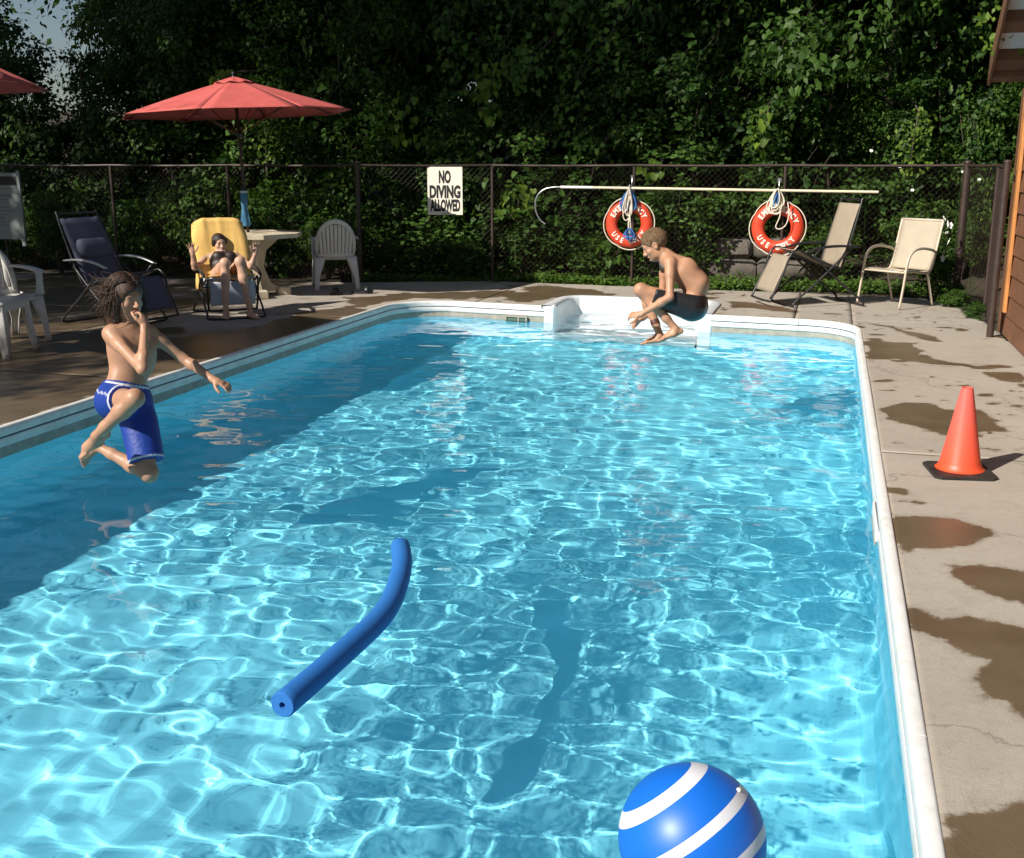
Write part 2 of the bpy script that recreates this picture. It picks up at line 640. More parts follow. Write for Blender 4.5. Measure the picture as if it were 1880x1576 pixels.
for i, (z, y1) in enumerate([(-.36, 12.72), (-.60, 12.42), (-.84, 12.12)]):
    y0 = 11.72 if i < 2 else 11.62
    y0 = [12.40, 12.10, 11.78][i]
    t = MB().box(L((-2.105, (y0 + 12.74) / 2, (z - 1.29) / 2)), (1.66, 12.74 - y0, z + 1.29), None, .025)
    o = t.build('tread', M_step, steps, True, 40)
for o in steps.children:
    o.cycles.is_caustics_receiver = True

# skimmer mouth near the recess and a little return plate on the right wall
sk = thing('skimmer_mouth', 'grey framed skimmer opening in the wall left of the step recess', 'pool skimmer', (-3.36, 11.835, -.155))
sk.rotation_euler = (0, 0, R(-7))
f = MB()
f.box((0, 0, .035), (.26, .02, .018)); f.box((0, 0, -.075), (.26, .02, .018)); f.box((-.125, 0, -.02), (.016, .019, .1)); f.box((.125, 0, -.02), (.016, .019, .1)); f.box((.03, 0, -.02), (.02, .016, .1))
f.build('frame', M_border, sk)
MB().box((0, .008, -.02), (.24, .01, .1)).build('flap', mat('green_flap', (.07, .13, .10), .5), sk)
ld = thing('wall_bracket', 'white plastic bracket clipped inside the right pool edge near the cone', 'bracket', (.292, 5.05, -.075))
MB().box((0, .12, -.005), (.014, .46, .06), None, .005).build('plate', M_white, ld, True, 40)
MB().box((-.004, .12, -.05), (.010, .40, .02), None, .003).build('lower_lip', M_border, ld, True, 40)

# ------------------------------------------------------------------ DECK
WET = [[(0.36, 10.41), (0.53, 10.33), (0.8, 10.19), (0.76, 9.72), (0.96, 9.47), (1.18, 9.32), (1.4, 9.43), (1.39, 9.26), (1.18, 9.12), (1.01, 9.24), (0.8, 9.3), (0.36, 9.25)],
[(0.35, 11.59), (0.62, 11.38), (0.77, 11.06), (0.98, 10.73), (1.07, 10.38), (0.92, 10.45), (0.75, 10.77), (0.62, 11.2)],
[(0.39, 7.37), (0.52, 7.57), (0.7, 7.59), (0.8, 7.43), (0.89, 7.46), (1.02, 7.49), (1.07, 7.1), (1.1, 6.84), (0.98, 6.87), (0.92, 6.83), (0.87, 6.73), (0.73, 6.66), (0.66, 6.82), (0.43, 7.07)],
[(1.19, 8.94), (1.34, 9.02), (1.49, 8.95), (1.43, 8.51), (1.29, 8.6)],
[(0.35, 5.04), (0.58, 5.05), (0.69, 5.03), (0.75, 4.93), (0.74, 4.83), (0.67, 4.75), (0.54, 4.63), (0.39, 4.61), (0.38, 4.52), (0.34, 4.51)],
[(0.36, 8.35), (0.48, 8.43), (0.54, 8.39), (0.49, 8.27), (0.37, 8.3)], [(0.95, 8.3), (1.03, 8.41), (1.06, 8.37), (1.01, 8.26)], [(0.86, 8.31), (0.91, 8.37), (0.93, 8.3), (0.89, 8.25)],
[(0.4, 5.29), (0.44, 5.3), (0.45, 5.26), (0.41, 5.25)],
[(0.55, 4.35), (0.59, 4.42), (0.65, 4.45), (0.73, 4.43), (0.95, 4.42), (0.9, 4.04), (0.69, 4.12), (0.6, 4.19), (0.56, 4.24)],
[(0.35, 3.95), (0.4, 3.92), (0.46, 3.86), (0.55, 3.9), (0.64, 3.87), (0.73, 3.82), (1.1, 3.77), (1.1, 3.17), (0.73, 3.17), (0.63, 3.14), (0.6, 3.18), (0.59, 3.24), (0.54, 3.27), (0.49, 3.37), (0.53, 3.46), (0.59, 3.54), (0.52, 3.56), (0.48, 3.66), (0.4, 3.7), (0.35, 3.71)],
[(0.37, 2.58), (0.41, 2.61), (0.45, 2.61), (0.47, 2.62), (0.56, 2.71), (0.9, 2.76), (0.9, 1.9), (0.34, 1.8), (0.35, 2.46), (0.4, 2.51), (0.44, 2.54), (0.39, 2.53)],
[(0.43, 2.68), (0.46, 2.69), (0.48, 2.67), (0.44, 2.66)], [(0.38, 3.73), (0.42, 3.75), (0.42, 3.72), (0.4, 3.71)], [(0.66, 4.68), (0.69, 4.67), (0.68, 4.63)], [(0.37, 2.95), (0.39, 2.95), (0.38, 2.92)],
[(-5.56, 12.14), (-5.32, 12.25), (-5.11, 12.6), (-4.78, 12.86), (-4.28, 13.15), (-3.67, 13.25), (-3.8, 13.7), (-3.61, 14.14), (-2.63, 13.48), (-2.52, 13.19), (-2.73, 12.96), (-3.16, 12.66), (-3.28, 12.17), (-3.44, 12.13), (-3.76, 12.66), (-4.02, 12.48), (-4.02, 12.16), (-4.48, 12.19), (-4.74, 12.27), (-4.96, 11.79), (-5.01, 10.92)],
[(-1.08, 12.99), (-0.88, 12.93), (-0.65, 12.7), (-0.4, 12.49), (-0.26, 12.26), (-0.26, 12.05), (-0.51, 12.19), (-0.79, 12.38), (-1.03, 12.36)], [(-0.03, 12.22), (0.21, 12.13), (0.15, 12.07), (0.0, 12.12)],
[(-4.8, 3.5), (-5.6, 4.2), (-5.9, 5.6), (-5.5, 6.4), (-5.3, 7.4), (-5.7, 8.6), (-5.3, 9.6), (-5.5, 10.6), (-5.1, 11.2), (-4.8, 11.0)],
[(-6.4, 5.4), (-5.9, 6.2), (-6.0, 7.0), (-6.6, 6.4)], [(-6.2, 8.4), (-5.8, 9.0), (-6.1, 9.4), (-6.5, 9.0)], [(-1.9, 13.0), (-1.3, 13.05), (-1.2, 13.3), (-1.7, 13.4)]]

dm = bpy.data.materials.new('poolside_concrete')
dm.use_nodes = True
dt = dm.node_tree
db = dt.nodes['Principled BSDF']
def N(t, **kw):
    x = dt.nodes.new(t)
    for k, v in kw.items():
        setattr(x, k, v)
    return x
def noise(scale, detail=6, rough=.55):
    x = N('ShaderNodeTexNoise')
    x.inputs['Scale'].default_value = scale
    x.inputs['Detail'].default_value = detail
    x.inputs['Roughness'].default_value = rough
    dt.links.new(tcn.outputs['Object'], x.inputs['Vector'])
    return x
def mixc(fac, a, b, blend='MIX'):
    x = N('ShaderNodeMix', data_type='RGBA', blend_type=blend)
    for sock, val in ((x.inputs[0], fac), (x.inputs[6], a), (x.inputs[7], b)):
        if isinstance(val, bpy.types.NodeSocket):
            dt.links.new(val, sock)
        elif isinstance(val, tuple):
            sock.default_value = (*val, 1)
        else:
            sock.default_value = val
    return x.outputs[2]
def ramp(sock, a, b, c=0., d=1.):
    x = N('ShaderNodeMapRange')
    for i, q in enumerate((a, b, c, d)):
        x.inputs[i + 1].default_value = q
    dt.links.new(sock, x.inputs[0])
    return x.outputs[0]
tcn = N('ShaderNodeTexCoord')
wet = N('ShaderNodeAttribute', attribute_name='wet').outputs['Fac']
c = mixc(ramp(noise(.9).outputs['Fac'], .35, .65), (.40, .362, .305), (.345, .305, .255))
c = mixc(ramp(noise(5, 8, .7).outputs['Fac'], .5, .75, 0, .55), c, (.27, .235, .19))
c = mixc(ramp(noise(38, 4, .6).outputs['Fac'], .62, .72, 0, .45), c, (.22, .18, .14))
c = mixc(ramp(noise(220, 2, .5).outputs['Fac'], .3, .7, 0, .22), c, (.25, .21, .16))
wetc = mixc(ramp(noise(3, 6).outputs['Fac'], .4, .65), (.135, .098, .06), (.105, .072, .043))
wetedge = N('ShaderNodeMath', operation='ADD')
dt.links.new(wet, wetedge.inputs[0])
dt.links.new(ramp(noise(26, 8, .72).outputs['Fac'], .3, .7, -.27, .27), wetedge.inputs[1])
wf = ramp(wetedge.outputs[0], .36, .66)
halo = ramp(wetedge.outputs[0], .02, .30, 0, .30)
c = mixc(halo, c, (.19, .15, .105))
crk = N('ShaderNodeTexVoronoi', feature='DISTANCE_TO_EDGE')
crk.inputs['Scale'].default_value = .55
cw = N('ShaderNodeVectorMath', operation='MULTIPLY_ADD')
cw.inputs[1].default_value = (.5, .5, .5)
dt.links.new(noise(2.2, 6, .6).outputs['Color'], cw.inputs[0])
dt.links.new(tcn.outputs['Object'], cw.inputs[2])
dt.links.new(cw.outputs[0], crk.inputs['Vector'])
c = mixc(ramp(crk.outputs['Distance'], .0, .006, .55, 0), c, (.12, .10, .08))
dt.links.new(mixc(wf, c, wetc), db.inputs['Base Color'])
dt.links.new(ramp(wf, 0, 1, .88, .34), db.inputs['Roughness'])
bp = N('ShaderNodeBump')
bp.inputs['Strength'].default_value = .35
bp.inputs['Distance'].default_value = .006
bx = N('ShaderNodeMath', operation='ADD')
dt.links.new(noise(120, 4).outputs['Fac'], bx.inputs[0])
dt.links.new(noise(9, 5).outputs['Fac'], bx.inputs[1])
dt.links.new(bx.outputs[0], bp.inputs['Height'])
dt.links.new(bp.outputs[0], db.inputs['Normal'])

deck_lim = [(1.62, -5), (1.62, 11.2), (1.52, 12.2), (1.42, 13.2), (1.05, 13.85), (.3, 14.0), (-.9, 14.12), (-2.6, 14.2), (-4.4, 14.36), (-5.4, 13.98), (-6.2, 13.62), (-8.0, 13.45), (-15, 13.3), (-15, -5)]
hole = offset_poly(outline, 0.020)
deck = MB().add([(-15, -5, -.07), (-4.84, -5, -.07), (-4.84, 14.2, -.07), (-15, 13.2, -.07), (.38, -5, -.07), (1.6, -5, -.07), (1.4, 13.2, -.07), (.38, 13.9, -.07), (-4.84, .55, -.07), (.38, .55, -.07), (-4.84, 12.84, -.07), (.38, 12.84, -.07)],
                [(0, 1, 2, 3), (4, 5, 6, 7), (1, 4, 9, 8), (10, 11, 7, 2)]).build('deck', M_gap)
tag(deck, 'sunlit tan concrete pool deck with wet patches', None, None, 'structure')

def slab(x0, x1, y0, y1, step):
    xs_ = np.linspace(x0, x1, max(2, int((x1 - x0) / step)))
    ys_ = np.linspace(y0, y1, max(2, int((y1 - y0) / step)))
    A, B = np.meshgrid(xs_, ys_)
    jx, jy = vnoise(A, B, .5, 9) * .10, vnoise(A, B, .5, 10) * .10
    cx_, cy_ = (A[:-1, :-1] + A[1:, 1:]) / 2, (B[:-1, :-1] + B[1:, 1:]) / 2
    keep = in_poly(cx_ + vnoise(cx_, cy_, .3, 2) * .05, cy_ + vnoise(cx_, cy_, .3, 3) * .05, deck_lim) & ~in_poly(cx_, cy_, hole)
    ii = np.arange(A.size).reshape(A.shape)
    F_ = np.stack([ii[:-1, :-1], ii[:-1, 1:], ii[1:, 1:], ii[1:, :-1]], -1)[keep]
    if len(F_) == 0:
        return None
    us = np.unique(F_)
    rm = -np.ones(A.size, int)
    rm[us] = np.arange(len(us))
    Vv = np.stack([A, B, vnoise(A, B, 1.3, 5) * .0025], -1).reshape(-1, 3)[us]
    w = np.zeros(A.shape)
    r2 = np.random.default_rng(1)
    for q in range(16):
        ox, oy = r2.normal(0, .030, 2)
        h_ = np.zeros(A.shape, bool)
        dx = vnoise(A, B, .12, 20) * .03
        dy = vnoise(A, B, .12, 21) * .03
        for poly in WET:
            big = max(p[0] for p in poly) - min(p[0] for p in poly) > 1.0
            kx = 1.0 if big else .25
            h_ |= in_poly(A + ox + dx * (1 if not big else 3) + jx * kx * .4, B + oy + dy * (1 if not big else 3) + jy * kx, poly)
        w += h_ / 16
    # scattered splashes on the right-hand strip
    sp = vnoise(A, B, .16, 31) + .5 * vnoise(A, B, .07, 32) + .9 * vnoise(A, B, 1.4, 33)
    w = np.maximum(w, np.clip((sp - 1.12) * 3, 0, 1))
    w = np.maximum(w, np.clip((vnoise(A, B, .09, 61) * .7 + vnoise(A, B, .035, 62) * .6 + vnoise(A, B, 1.1, 63) * .4 - .86) * 5, 0, .8))
    # wet tone on the left side: real damp plus painted darkening for its shade
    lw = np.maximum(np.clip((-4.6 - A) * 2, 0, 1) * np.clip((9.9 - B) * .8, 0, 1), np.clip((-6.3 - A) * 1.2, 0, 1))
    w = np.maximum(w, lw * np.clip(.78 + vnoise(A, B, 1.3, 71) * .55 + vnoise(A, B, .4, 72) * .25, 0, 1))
    me = np_mesh('slab', Vv, rm[F_], dm, True)
    at = me.attributes.new('wet', 'FLOAT', 'POINT')
    at.data.foreach_set('value', w.reshape(-1)[us].astype(np.float32))
    o = link('slab', me, deck)
    bz = bmesh.new()
    bz.from_mesh(me)
    r_ = bmesh.ops.extrude_edge_only(bz, edges=[e for e in bz.edges if e.is_boundary])
    for v_ in [g for g in r_['geom'] if isinstance(g, bmesh.types.BMVert)]:
        v_.co.z -= .069
    bz.to_mesh(me)
    bz.free()
    return o

G = .006
slab(.37 - .09, 1.70, -.5, 6.2 - G, .03)
slab(.37 - .09, 1.70, 6.2 + G, 11.62 - G, .03)
slab(-.30 + G, 1.70, 11.62 + G if False else 11.50, 14.4, .04) if False else None
slab(.28, 1.70, 11.62 + G, 14.4, .04)
slab(-.30 + G, .28 - G, 10.9, 14.4, .04)
slab(-2.1 + G, -.30 - G, 11.5, 14.5, .04)
slab(-3.9 + G, -2.1 - G, 11.5, 14.6, .04)
slab(-6.9 + G, -3.9 - G, 10.42 + G, 14.6, .04)
for a, b in ((6.9, 10.42), (3.4, 6.9), (-.5, 3.4)):
    slab(-6.9 + G, -4.70, a + G, b - G, .05)
for a, b in ((10.42, 14.6), (6.9, 10.42), (3.4, 6.9), (-.5, 3.4)):
    slab(-10.4, -6.9 - G, a + G, b - G, .08)
slab(-14.9, -10.4 - G, -.5, 14.6, .15)
slab(-6.9, 1.70, -5, -.5 - G, .15)
slab(-4.70 + G, .28 - G, -.5, .66, .06)

# ------------------------------------------------------------------ GROUND, rising into the wood
gx = np.concatenate([np.linspace(-90, -18, 16), np.linspace(-16, 8, 60), np.linspace(10, 90, 16)])
gy = np.concatenate([np.linspace(-60, -6, 12), np.linspace(-5, 13, 20), np.linspace(13.3, 30, 60), np.linspace(32, 140, 24)])
GX, GY = np.meshgrid(gx, gy)
def ground_z(x, y):
    x, y = np.asarray(x, float), np.asarray(y, float)
    rise = np.clip(y - 15.3, 0, None)
    k = .16 + .20 / (1 + np.exp(-(x + 3.0) * .9))
    z = -.06 + rise * k / (1 + rise * .012)
    z = z + np.where(y > 14.2, vnoise(x, y, 1.7, 41) * .12 + vnoise(x, y, .6, 42) * .05, 0)
    z = z + np.clip(x - 1.9, 0, 8) * .25 * (y > 11.0)
    return z
GZ = ground_z(GX, GY)
gi = np.arange(GX.size).reshape(GX.shape)
gF = np.stack([gi[:-1, :-1], gi[:-1, 1:], gi[1:, 1:], gi[1:, :-1]], -1)
gcx, gcy = (GX[:-1, :-1] + GX[1:, 1:]) / 2, (GY[:-1, :-1] + GY[1:, 1:]) / 2
gk = ~((gcx > -5.6) & (gcx < 1.2) & (gcy > -.6) & (gcy < 13.2))
ground = link('ground', np_mesh('ground', np.stack([GX, GY, GZ], -1).reshape(-1, 3), gF[gk], M_soil, True))
tag(ground, 'dark leaf littered slope rising behind the fence', None, None, 'structure')

# ------------------------------------------------------------------ FENCE (posts, rails, wire)
FH = 1.545
fence = thing('chain_link_fence', 'brown chain link fence with slim posts round the far side of the pool', 'fence', (0, 0, 0))
posts = [(-13.4, 13.5), (-11.6, 13.5), (-9.75, 13.52), (-7.95, 13.58), (-6.1, 13.74), (-4.46, 14.51), (-2.5, 14.42), (-.59, 14.46), (1.52, 14.32), (1.66, 12.75), (1.48, 10.83)]
for i, (x, y) in enumerate(posts):
    r = .032 if i in (4, 8, 10) else .021
    if i == 8: r = .045
    z0 = float(ground_z(x, y)) - .1
    b = MB().tube([(x, y, z0), (x, y, FH + (.03 if i in (4, 8, 10) else -.012))], r, 10)
    if i in (4, 8, 10):
        b.sphere((x, y, FH + .03), r * 1.15, 10, 6, (1, 1, .6))
    b.build('post', M_brown_steel, fence, True, 50)
wire = MB()
for i, ((x0, y0), (x1, y1)) in enumerate(zip(posts[:-1], posts[1:])):
    d = Vector((x1 - x0, y1 - y0, 0))
    e = d.normalized()
    nrm = Vector((-e.y, e.x, 0))
    sag = [(x0 + d.x * t, y0 + d.y * t, FH - .008 * math.sin(math.pi * t)) for t in (0, .25, .5, .75, 1)]
    MB().tube(sag, .017, 8).build('top_rail', M_brown_steel, fence, True, 60)
    Lh = d.length
    H0, H1 = .02, FH - .015
    hgt = H1 - H0
    s = -hgt
    w = .0011
    while s < Lh:
        for sg in (1, -1):
            a0, a1 = (s, s + hgt)
            za, zb = (H0, H1) if sg > 0 else (H1, H0)
            if a0 < 0:
                za = za + (zb - za) * (-a0) / hgt
                a0 = 0
            if a1 > Lh:
                zb = zb - (zb - za) * (a1 - Lh) / max(a1 - a0, 1e-6)
                a1 = Lh
            if a1 - a0 < .03:
                continue
            p = Vector((x0, y0, 0)) + e * a0 + nrm * (.0016 * sg)
            q = Vector((x0, y0, 0)) + e * a1 + nrm * (.0016 * sg)
            p.z, q.z = za, zb
            ax = (q - p).normalized()
            u = nrm * w
            v = ax.cross(nrm) * w
            wire.add([p + u, p + v, p - u, p - v, q + u, q + v, q - u, q - v], [(0, 1, 5, 4), (1, 2, 6, 5), (2, 3, 7, 6), (3, 0, 4, 7)])
        s += .075
wo = wire.build('wire_mesh', M_brown_steel, fence)
wo['kind'] = 'stuff'

# stone ledge behind the fence, each stone its own piece
ledge = thing('stone_ledge', 'low ledge of rough grey stones half hidden by weeds behind the fence', 'stone wall', (-.6, 15.45, 0))
r3 = random.Random(4)
for row, (z, x0, x1) in enumerate(((.10, -1.9, .6), (.38, -1.5, .1))):
    x = x0
    while x < x1:
        wdt = r3.uniform(.38, .75)
        hh = .27 * r3.uniform(.9, 1.1)
        st_ = MB().box((0, 0, 0), (wdt - .02, .34, hh), None, .05)
        bz = [Vector(v) for v in st_.v]
        st_.v = [tuple(v + Vector((r3.uniform(-.02, .02), r3.uniform(-.03, .03), r3.uniform(-.02, .02)))) for v in bz]
        o = st_.build('stone', M_stone, ledge, True, 50)
        o.location = (x + wdt / 2, r3.uniform(-.04, .04) + row * .06, z + .05)
        o.rotation_euler = (0, r3.uniform(-.04, .04), r3.uniform(-.08, .08))
        x += wdt

# ------------------------------------------------------------------ WOODEN BUILDING on the right
bld = thing('wooden_building', 'brown wooden building with an overhanging roof on the right', 'building', (1.62, 7.4, 0))
WX = 0.0
zz = .02
k = 0
while zz < 4.2:
    h = .185
    y0, y1 = -3.4, 3.78
    if zz > 2.2:
        inset = (zz + h - 2.2) / .815
        y0, y1 = y0 + inset, y1 - inset
    if y1 - y0 > .3:
        v = [(-.022, y0, zz), (-.006, y0, zz + h - .004), (.03, y0, zz + h - .004), (.03, y0, zz), (-.022, y1, zz), (-.006, y1, zz + h - .004), (.03, y1, zz + h - .004), (.03, y1, zz)]
        MB().add(v, [(0, 1, 2, 3), (7, 6, 5, 4), (0, 4, 5, 1), (1, 5, 6, 2), (2, 6, 7, 3), (3, 7, 4, 0)]).build('siding_board', M_wood_dark, bld)
    zz += h
    k += 1
MB().add([(.031, -3.4, 0), (.031, 3.78, 0), (.031, 3.78, 2.2), (.031, .19, 5.1), (.031, -3.4, 2.2), (5, -3.4, 0), (5, 3.78, 0), (5, 3.78, 2.2), (5, .19, 5.1), (5, -3.4, 2.2)],
         [(4, 3, 2, 1, 0), (5, 6, 7, 8, 9), (0, 1, 6, 5), (1, 2, 7, 6), (4, 0, 5, 9)]).build('wall', M_wood_dark, bld)
MB().box((-.035, 3.47, 1.22), (.030, .14, 1.98), None, .006).build('corner_trim', M_trim, bld)
MB().box((-.012, 3.70, 1.12), (.05, .15, 2.2), None, .006).build('corner_post', M_wood_dark, bld)
# roof: slope from the far eave up towards the camera
sl = .815
def rp(s, x, dz=0):          # s metres back from the far eave
    return (x, 3.83 - s, 2.30 + s * sl + dz)
rf = MB()
A = [rp(0, -.30, .17), rp(3.65, -.30, .17), (-.30, -3.5, 2.30 + .17), rp(0, 5.2, .17), rp(3.65, 5.2, .17), (5.2, -3.5, 2.30 + .17)]
A2 = [(x, y, z + .05) for x, y, z in A]
rf.add(A + A2, [(0, 1, 4, 3), (1, 2, 5, 4), (6, 9, 10, 7), (7, 10, 11, 8), (0, 6, 7, 1), (1, 7, 8, 2), (0, 3, 9, 6), (2, 8, 11, 5), (3, 4, 10, 9), (4, 5, 11, 10)])
rf.build('roof', M_roof, bld)
def slope_bar(name, s0, s1, x0, x1, z0, z1, m):
    v = []
    for s in (s0, s1):
        for x in (x0, x1):
            for z in (z0, z1):
                v.append(rp(s, x, z))
    MB().add(v, [(0, 1, 3, 2), (4, 6, 7, 5), (0, 4, 5, 1), (2, 3, 7, 6), (0, 2, 6, 4), (1, 5, 7, 3)]).build(name, m, bld)
slope_bar('rake_board', -.02, 3.6, -.325, -.302, -.03, .21, M_wood_beam)
slope_bar('eave_board', -.02, .03, -.30, 5.2, 0, .165, M_wood_beam)
s = .06
for i in range(9):
    slope_bar('lookout_beam', s, s + .10, -.30, .02, .03, .160, M_wood_beam)
    slope_bar('soffit_panel', s + .102, s + .348, -.30, .02, .125, .155, M_soffit)
    s += .35
# ================================================================== LIFE RINGS, POLE, SIGNS
def text_mesh(s, size, mat_, name, parent, depth=.004, bold=.0, sx=1.0, align='CENTER'):
    cu = bpy.data.curves.new('lettering', 'FONT')
    cu.body = s
    cu.size = size
    cu.extrude = depth / 2
    cu.offset = bold
    cu.align_x = align
    cu.align_y = 'CENTER'
    cu.resolution_u = 3
    o = bpy.data.objects.new('lettering', cu)
    COL.objects.link(o)
    dg = bpy.context.evaluated_depsgraph_get()
    me = bpy.data.meshes.new_from_object(o.evaluated_get(dg))
    bpy.data.objects.remove(o)
    me.transform(Matrix.Diagonal((sx, 1, 1, 1)))
    me.materials.clear()
    me.materials.append(mat_)
    return link(name, me, parent)

def life_ring(loc, Rr, r, label, tilt, seed):
    """ring hangs in the x-z plane, facing -y; origin at its foot"""
    c = Rr + r
    t = thing('life_ring', label, 'life ring', (loc[0], loc[1], loc[2] - c), 0, 'orange life rings hung on the fence')
    b = MB()
    n, m = 56, 20
    V, F = [], []
    for i in range(n):
        a = 2 * math.pi * i / n
        for k in range(m):
            ph = 2 * math.pi * k / m
            rr = Rr + r * math.cos(ph)
            V.append((rr * math.cos(a), r * .8 * math.sin(ph), rr * math.sin(a) + c))
    for i in range(n):
        for k in range(m):
            F.append((i * m + k, i * m + (k + 1) % m, ((i + 1) % n) * m + (k + 1) % m, ((i + 1) % n) * m + k))
    b.add(V, F)
    b.build('ring_body', M_ring, t, True)
    # grab line all round, pinched to the ring at four places
    P = []
    for i in range(96):
        a = 2 * math.pi * i / 96
        q = abs(math.sin(2 * (a + .5)))
        rr = Rr + r + .006 + .022 * q ** .7
        P.append((rr * math.cos(a), -.012, rr * math.sin(a) + c))
    MB().tube(P, .0075, 6, True).build('grab_line', M_rope, t, True)
    rq = random.Random(seed)
    def letters(s, a0, a1, flip):
        ns = [i for i, ch in enumerate(s) if ch != ' ']
        for i in ns:
            a = a0 + (a1 - a0) * i / (len(s) - 1)
            o = text_mesh(s[i], .092 * Rr / .235, M_letter, 'letter', t, .006, .0035, .82)
            rad = Rr - .004
            # stand up in x-z, facing -y, then turn along the ring
            rot = R(a - 90) if not flip else R(a + 90)
            o.matrix_local = Matrix.Translation((rad * math.cos(R(a)), -r * .8 - .001, rad * math.sin(R(a)) + c)) @ Matrix.Rotation(-rot, 4, 'Y') @ Matrix.Rotation(R(90), 4, 'X')
    letters('EMERGENCY', 152 + tilt, 28 + tilt, False)
    letters('USE ONLY', 216 + tilt, 330 + tilt, True)
    return t

ring1 = life_ring((-2.534, 14.33, .802), .232, .078, 'orange life ring with EMERGENCY lettering and a blue rope bundle, left of the two', 0, 1)
ring2 = life_ring((-.655, 14.36, .776), .245, .082, 'orange life ring with a coil of white rope, hung behind the tan lounge chair', -3, 2)
ring2.rotation_euler = (0, R(2), R(-6))

def coil(name, m, center, w, h, n, seed, rad=.006):
    rq = random.Random(seed)
    b = MB()
    for k in range(n):
        ox, oy = rq.uniform(-.35, .35) * w, rq.uniform(-.03, .03)
        hh, ww = h * rq.uniform(.65, 1.1), w * rq.uniform(.5, .9)
        tl = rq.uniform(-.25, .25)
        P = []
        for i in range(20):
            a = 2 * math.pi * i / 20
            x = ww / 2 * math.cos(a) * (1 - .45 * math.sin(a))
            z = -hh / 2 + hh / 2 * math.sin(a)
            P.append((center[0] + ox * (-z / h) + x + tl * z, center[1] + oy + .012 * math.cos(a + k), center[2] + z))
        b.tube(P, rad, 5, True)
    return b
# ropes hung over the hooks
rt1 = thing('throw_rope', 'bundle of blue and white rope hung above the left life ring', 'rope', (-2.52, 14.24, .62))
coil('x', None, (0, 0, .62), .15, .26, 9, 3, .010).build('blue_coil', M_rope_blue, rt1, True)
coil('x', None, (.0, -.03, .63), .10, .40, 4, 5, .008).build('white_coil', M_rope, rt1, True)
b = MB().tube(smooth_path([(.01, -.03, .55), (.03, -.05, .35), (.0, -.04, .2), (.015, -.03, .06)], 5), .010, 6)
b.tube(smooth_path([(.02, -.03, .5), (.02, -.06, .3), (.035, -.04, .1)], 5), .008, 6)
b.build('hanging_end', M_rope, rt1, True)
coil('x', None, (.015, -.03, .13), .12, .16, 7, 8, .008).build('knot', M_rope_blue, rt1, True)
rt2 = thing('throw_rope', 'coil of white rope hung above the right life ring', 'rope', (-.66, 14.25, .72))
coil('x', None, (0, -.02, .54), .16, .30, 11, 13, .009).build('white_coil', M_rope, rt2, True)
coil('x', None, (.0, .0, .5), .06, .2, 3, 15, .010).build('blue_coil', M_rope_blue, rt2, True)
MB().tube(smooth_path([(.03, -.04, .4), (.045, -.05, .22), (.0, -.05, .08), (.05, -.05, .05), (.12, -.05, .10), (.15, -.05, .22), (.13, -.04, .38)], 5), .008, 6).build('hanging_end', M_rope, rt2, True)
for x, z in ((-2.52, 1.27), (-.655, 1.24)):
    hk = thing('rope_hook', 'small metal hook strapped to the fence above the %s life ring' % ('left' if x < -1 else 'right'), 'hook', (x, 14.40, z))
    MB().tube(smooth_path([(0, .03, .12), (0, 0, .11), (0, -.03, .04), (0, -.10, -.015), (0, -.17, -.01), (0, -.185, .03)], 4), .007, 8).build('hook', M_alu, hk, True)
    MB().box((0, .03, .12), (.05, .012, .06), None, .004).build('bracket', M_alu, hk)

cr = thing('reaching_pole', 'long cream pole with a metal crook end laid across the fence hooks', 'rescue pole', (.53, 14.25, .784))
MB().tube([(.0, 0, .444), (-2.0, 0, .464), (-3.55, 0, .479)], .017, 10).build('pole', M_pole, cr, True, 50)
MB().tube([(-3.53, 0, .479), (-3.97, 0, .482)], .019, 10).build('sleeve', M_white, cr, True, 50)
hook = smooth_path([(-3.95, 0, .482), (-4.06, 0, .480), (-4.19, 0, .452), (-4.285, 0, .370), (-4.315, 0, .255), (-4.295, 0, .14), (-4.24, 0, .05), (-4.17, 0, 0)], 6)
MB().tube(hook, .011, 8).build('crook', M_alu, cr, True)

sg = thing('warning_sign', 'cream sign reading NO DIVING ALLOWED wired to the fence', 'sign', (-5.02, 14.17, .893))
sg.rotation_euler = (0, 0, R(7))
b = MB().box((0, 0, .315), (.482, .006, .63), None, .002)
b.build('panel', M_sign, sg)
for s, z, w_, h_ in (('NO', .500, .165, .175), ('DIVING', .305, .425, .175), ('ALLOWED', .125, .415, .165)):
    o = text_mesh(s, .2, M_ink, 'lettering', sg, .002, .010)
    d = o.dimensions
    me = o.data
    xs_ = [v.co.x for v in me.vertices]; ys_ = [v.co.y for v in me.vertices]
    wx, hy = max(xs_) - min(xs_), max(ys_) - min(ys_)
    mx_, my_ = (max(xs_) + min(xs_)) / 2, (max(ys_) + min(ys_)) / 2
    me.transform(Matrix.Diagonal((w_ / wx, h_ / hy, 1, 1)) @ Matrix.Translation((-mx_, -my_, 0)))
    o.matrix_local = Matrix.Translation((0, -.0042, z)) @ Matrix.Rotation(R(90), 4, 'X')
MB().add([(-.2405, -.0036, .0), (-.06, -.0036, .0), (-.105, -.0045, .035), (-.150, -.0055, .062), (-.195, -.0060, .085), (-.2405, -.0065, .105)], [(0, 1, 2, 3, 4, 5)]).build('torn_shaded_corner', mat('grey_torn_shade', (.20, .23, .25), .6), sg)  # grey patch paints both the torn corner and the shadow on it
for x, z in ((-.21, .61), (.21, .61), (-.21, .02), (.21, .02)):
    MB().lathe([(0.0001, .006), (.006, .006), (.007, 0)], 8, (0, 0, 0)).build('tie', M_alu, sg)
    sg.children[-1].matrix_local = Matrix.Translation((x, -.004, z)) @ Matrix.Rotation(R(90), 4, 'X')

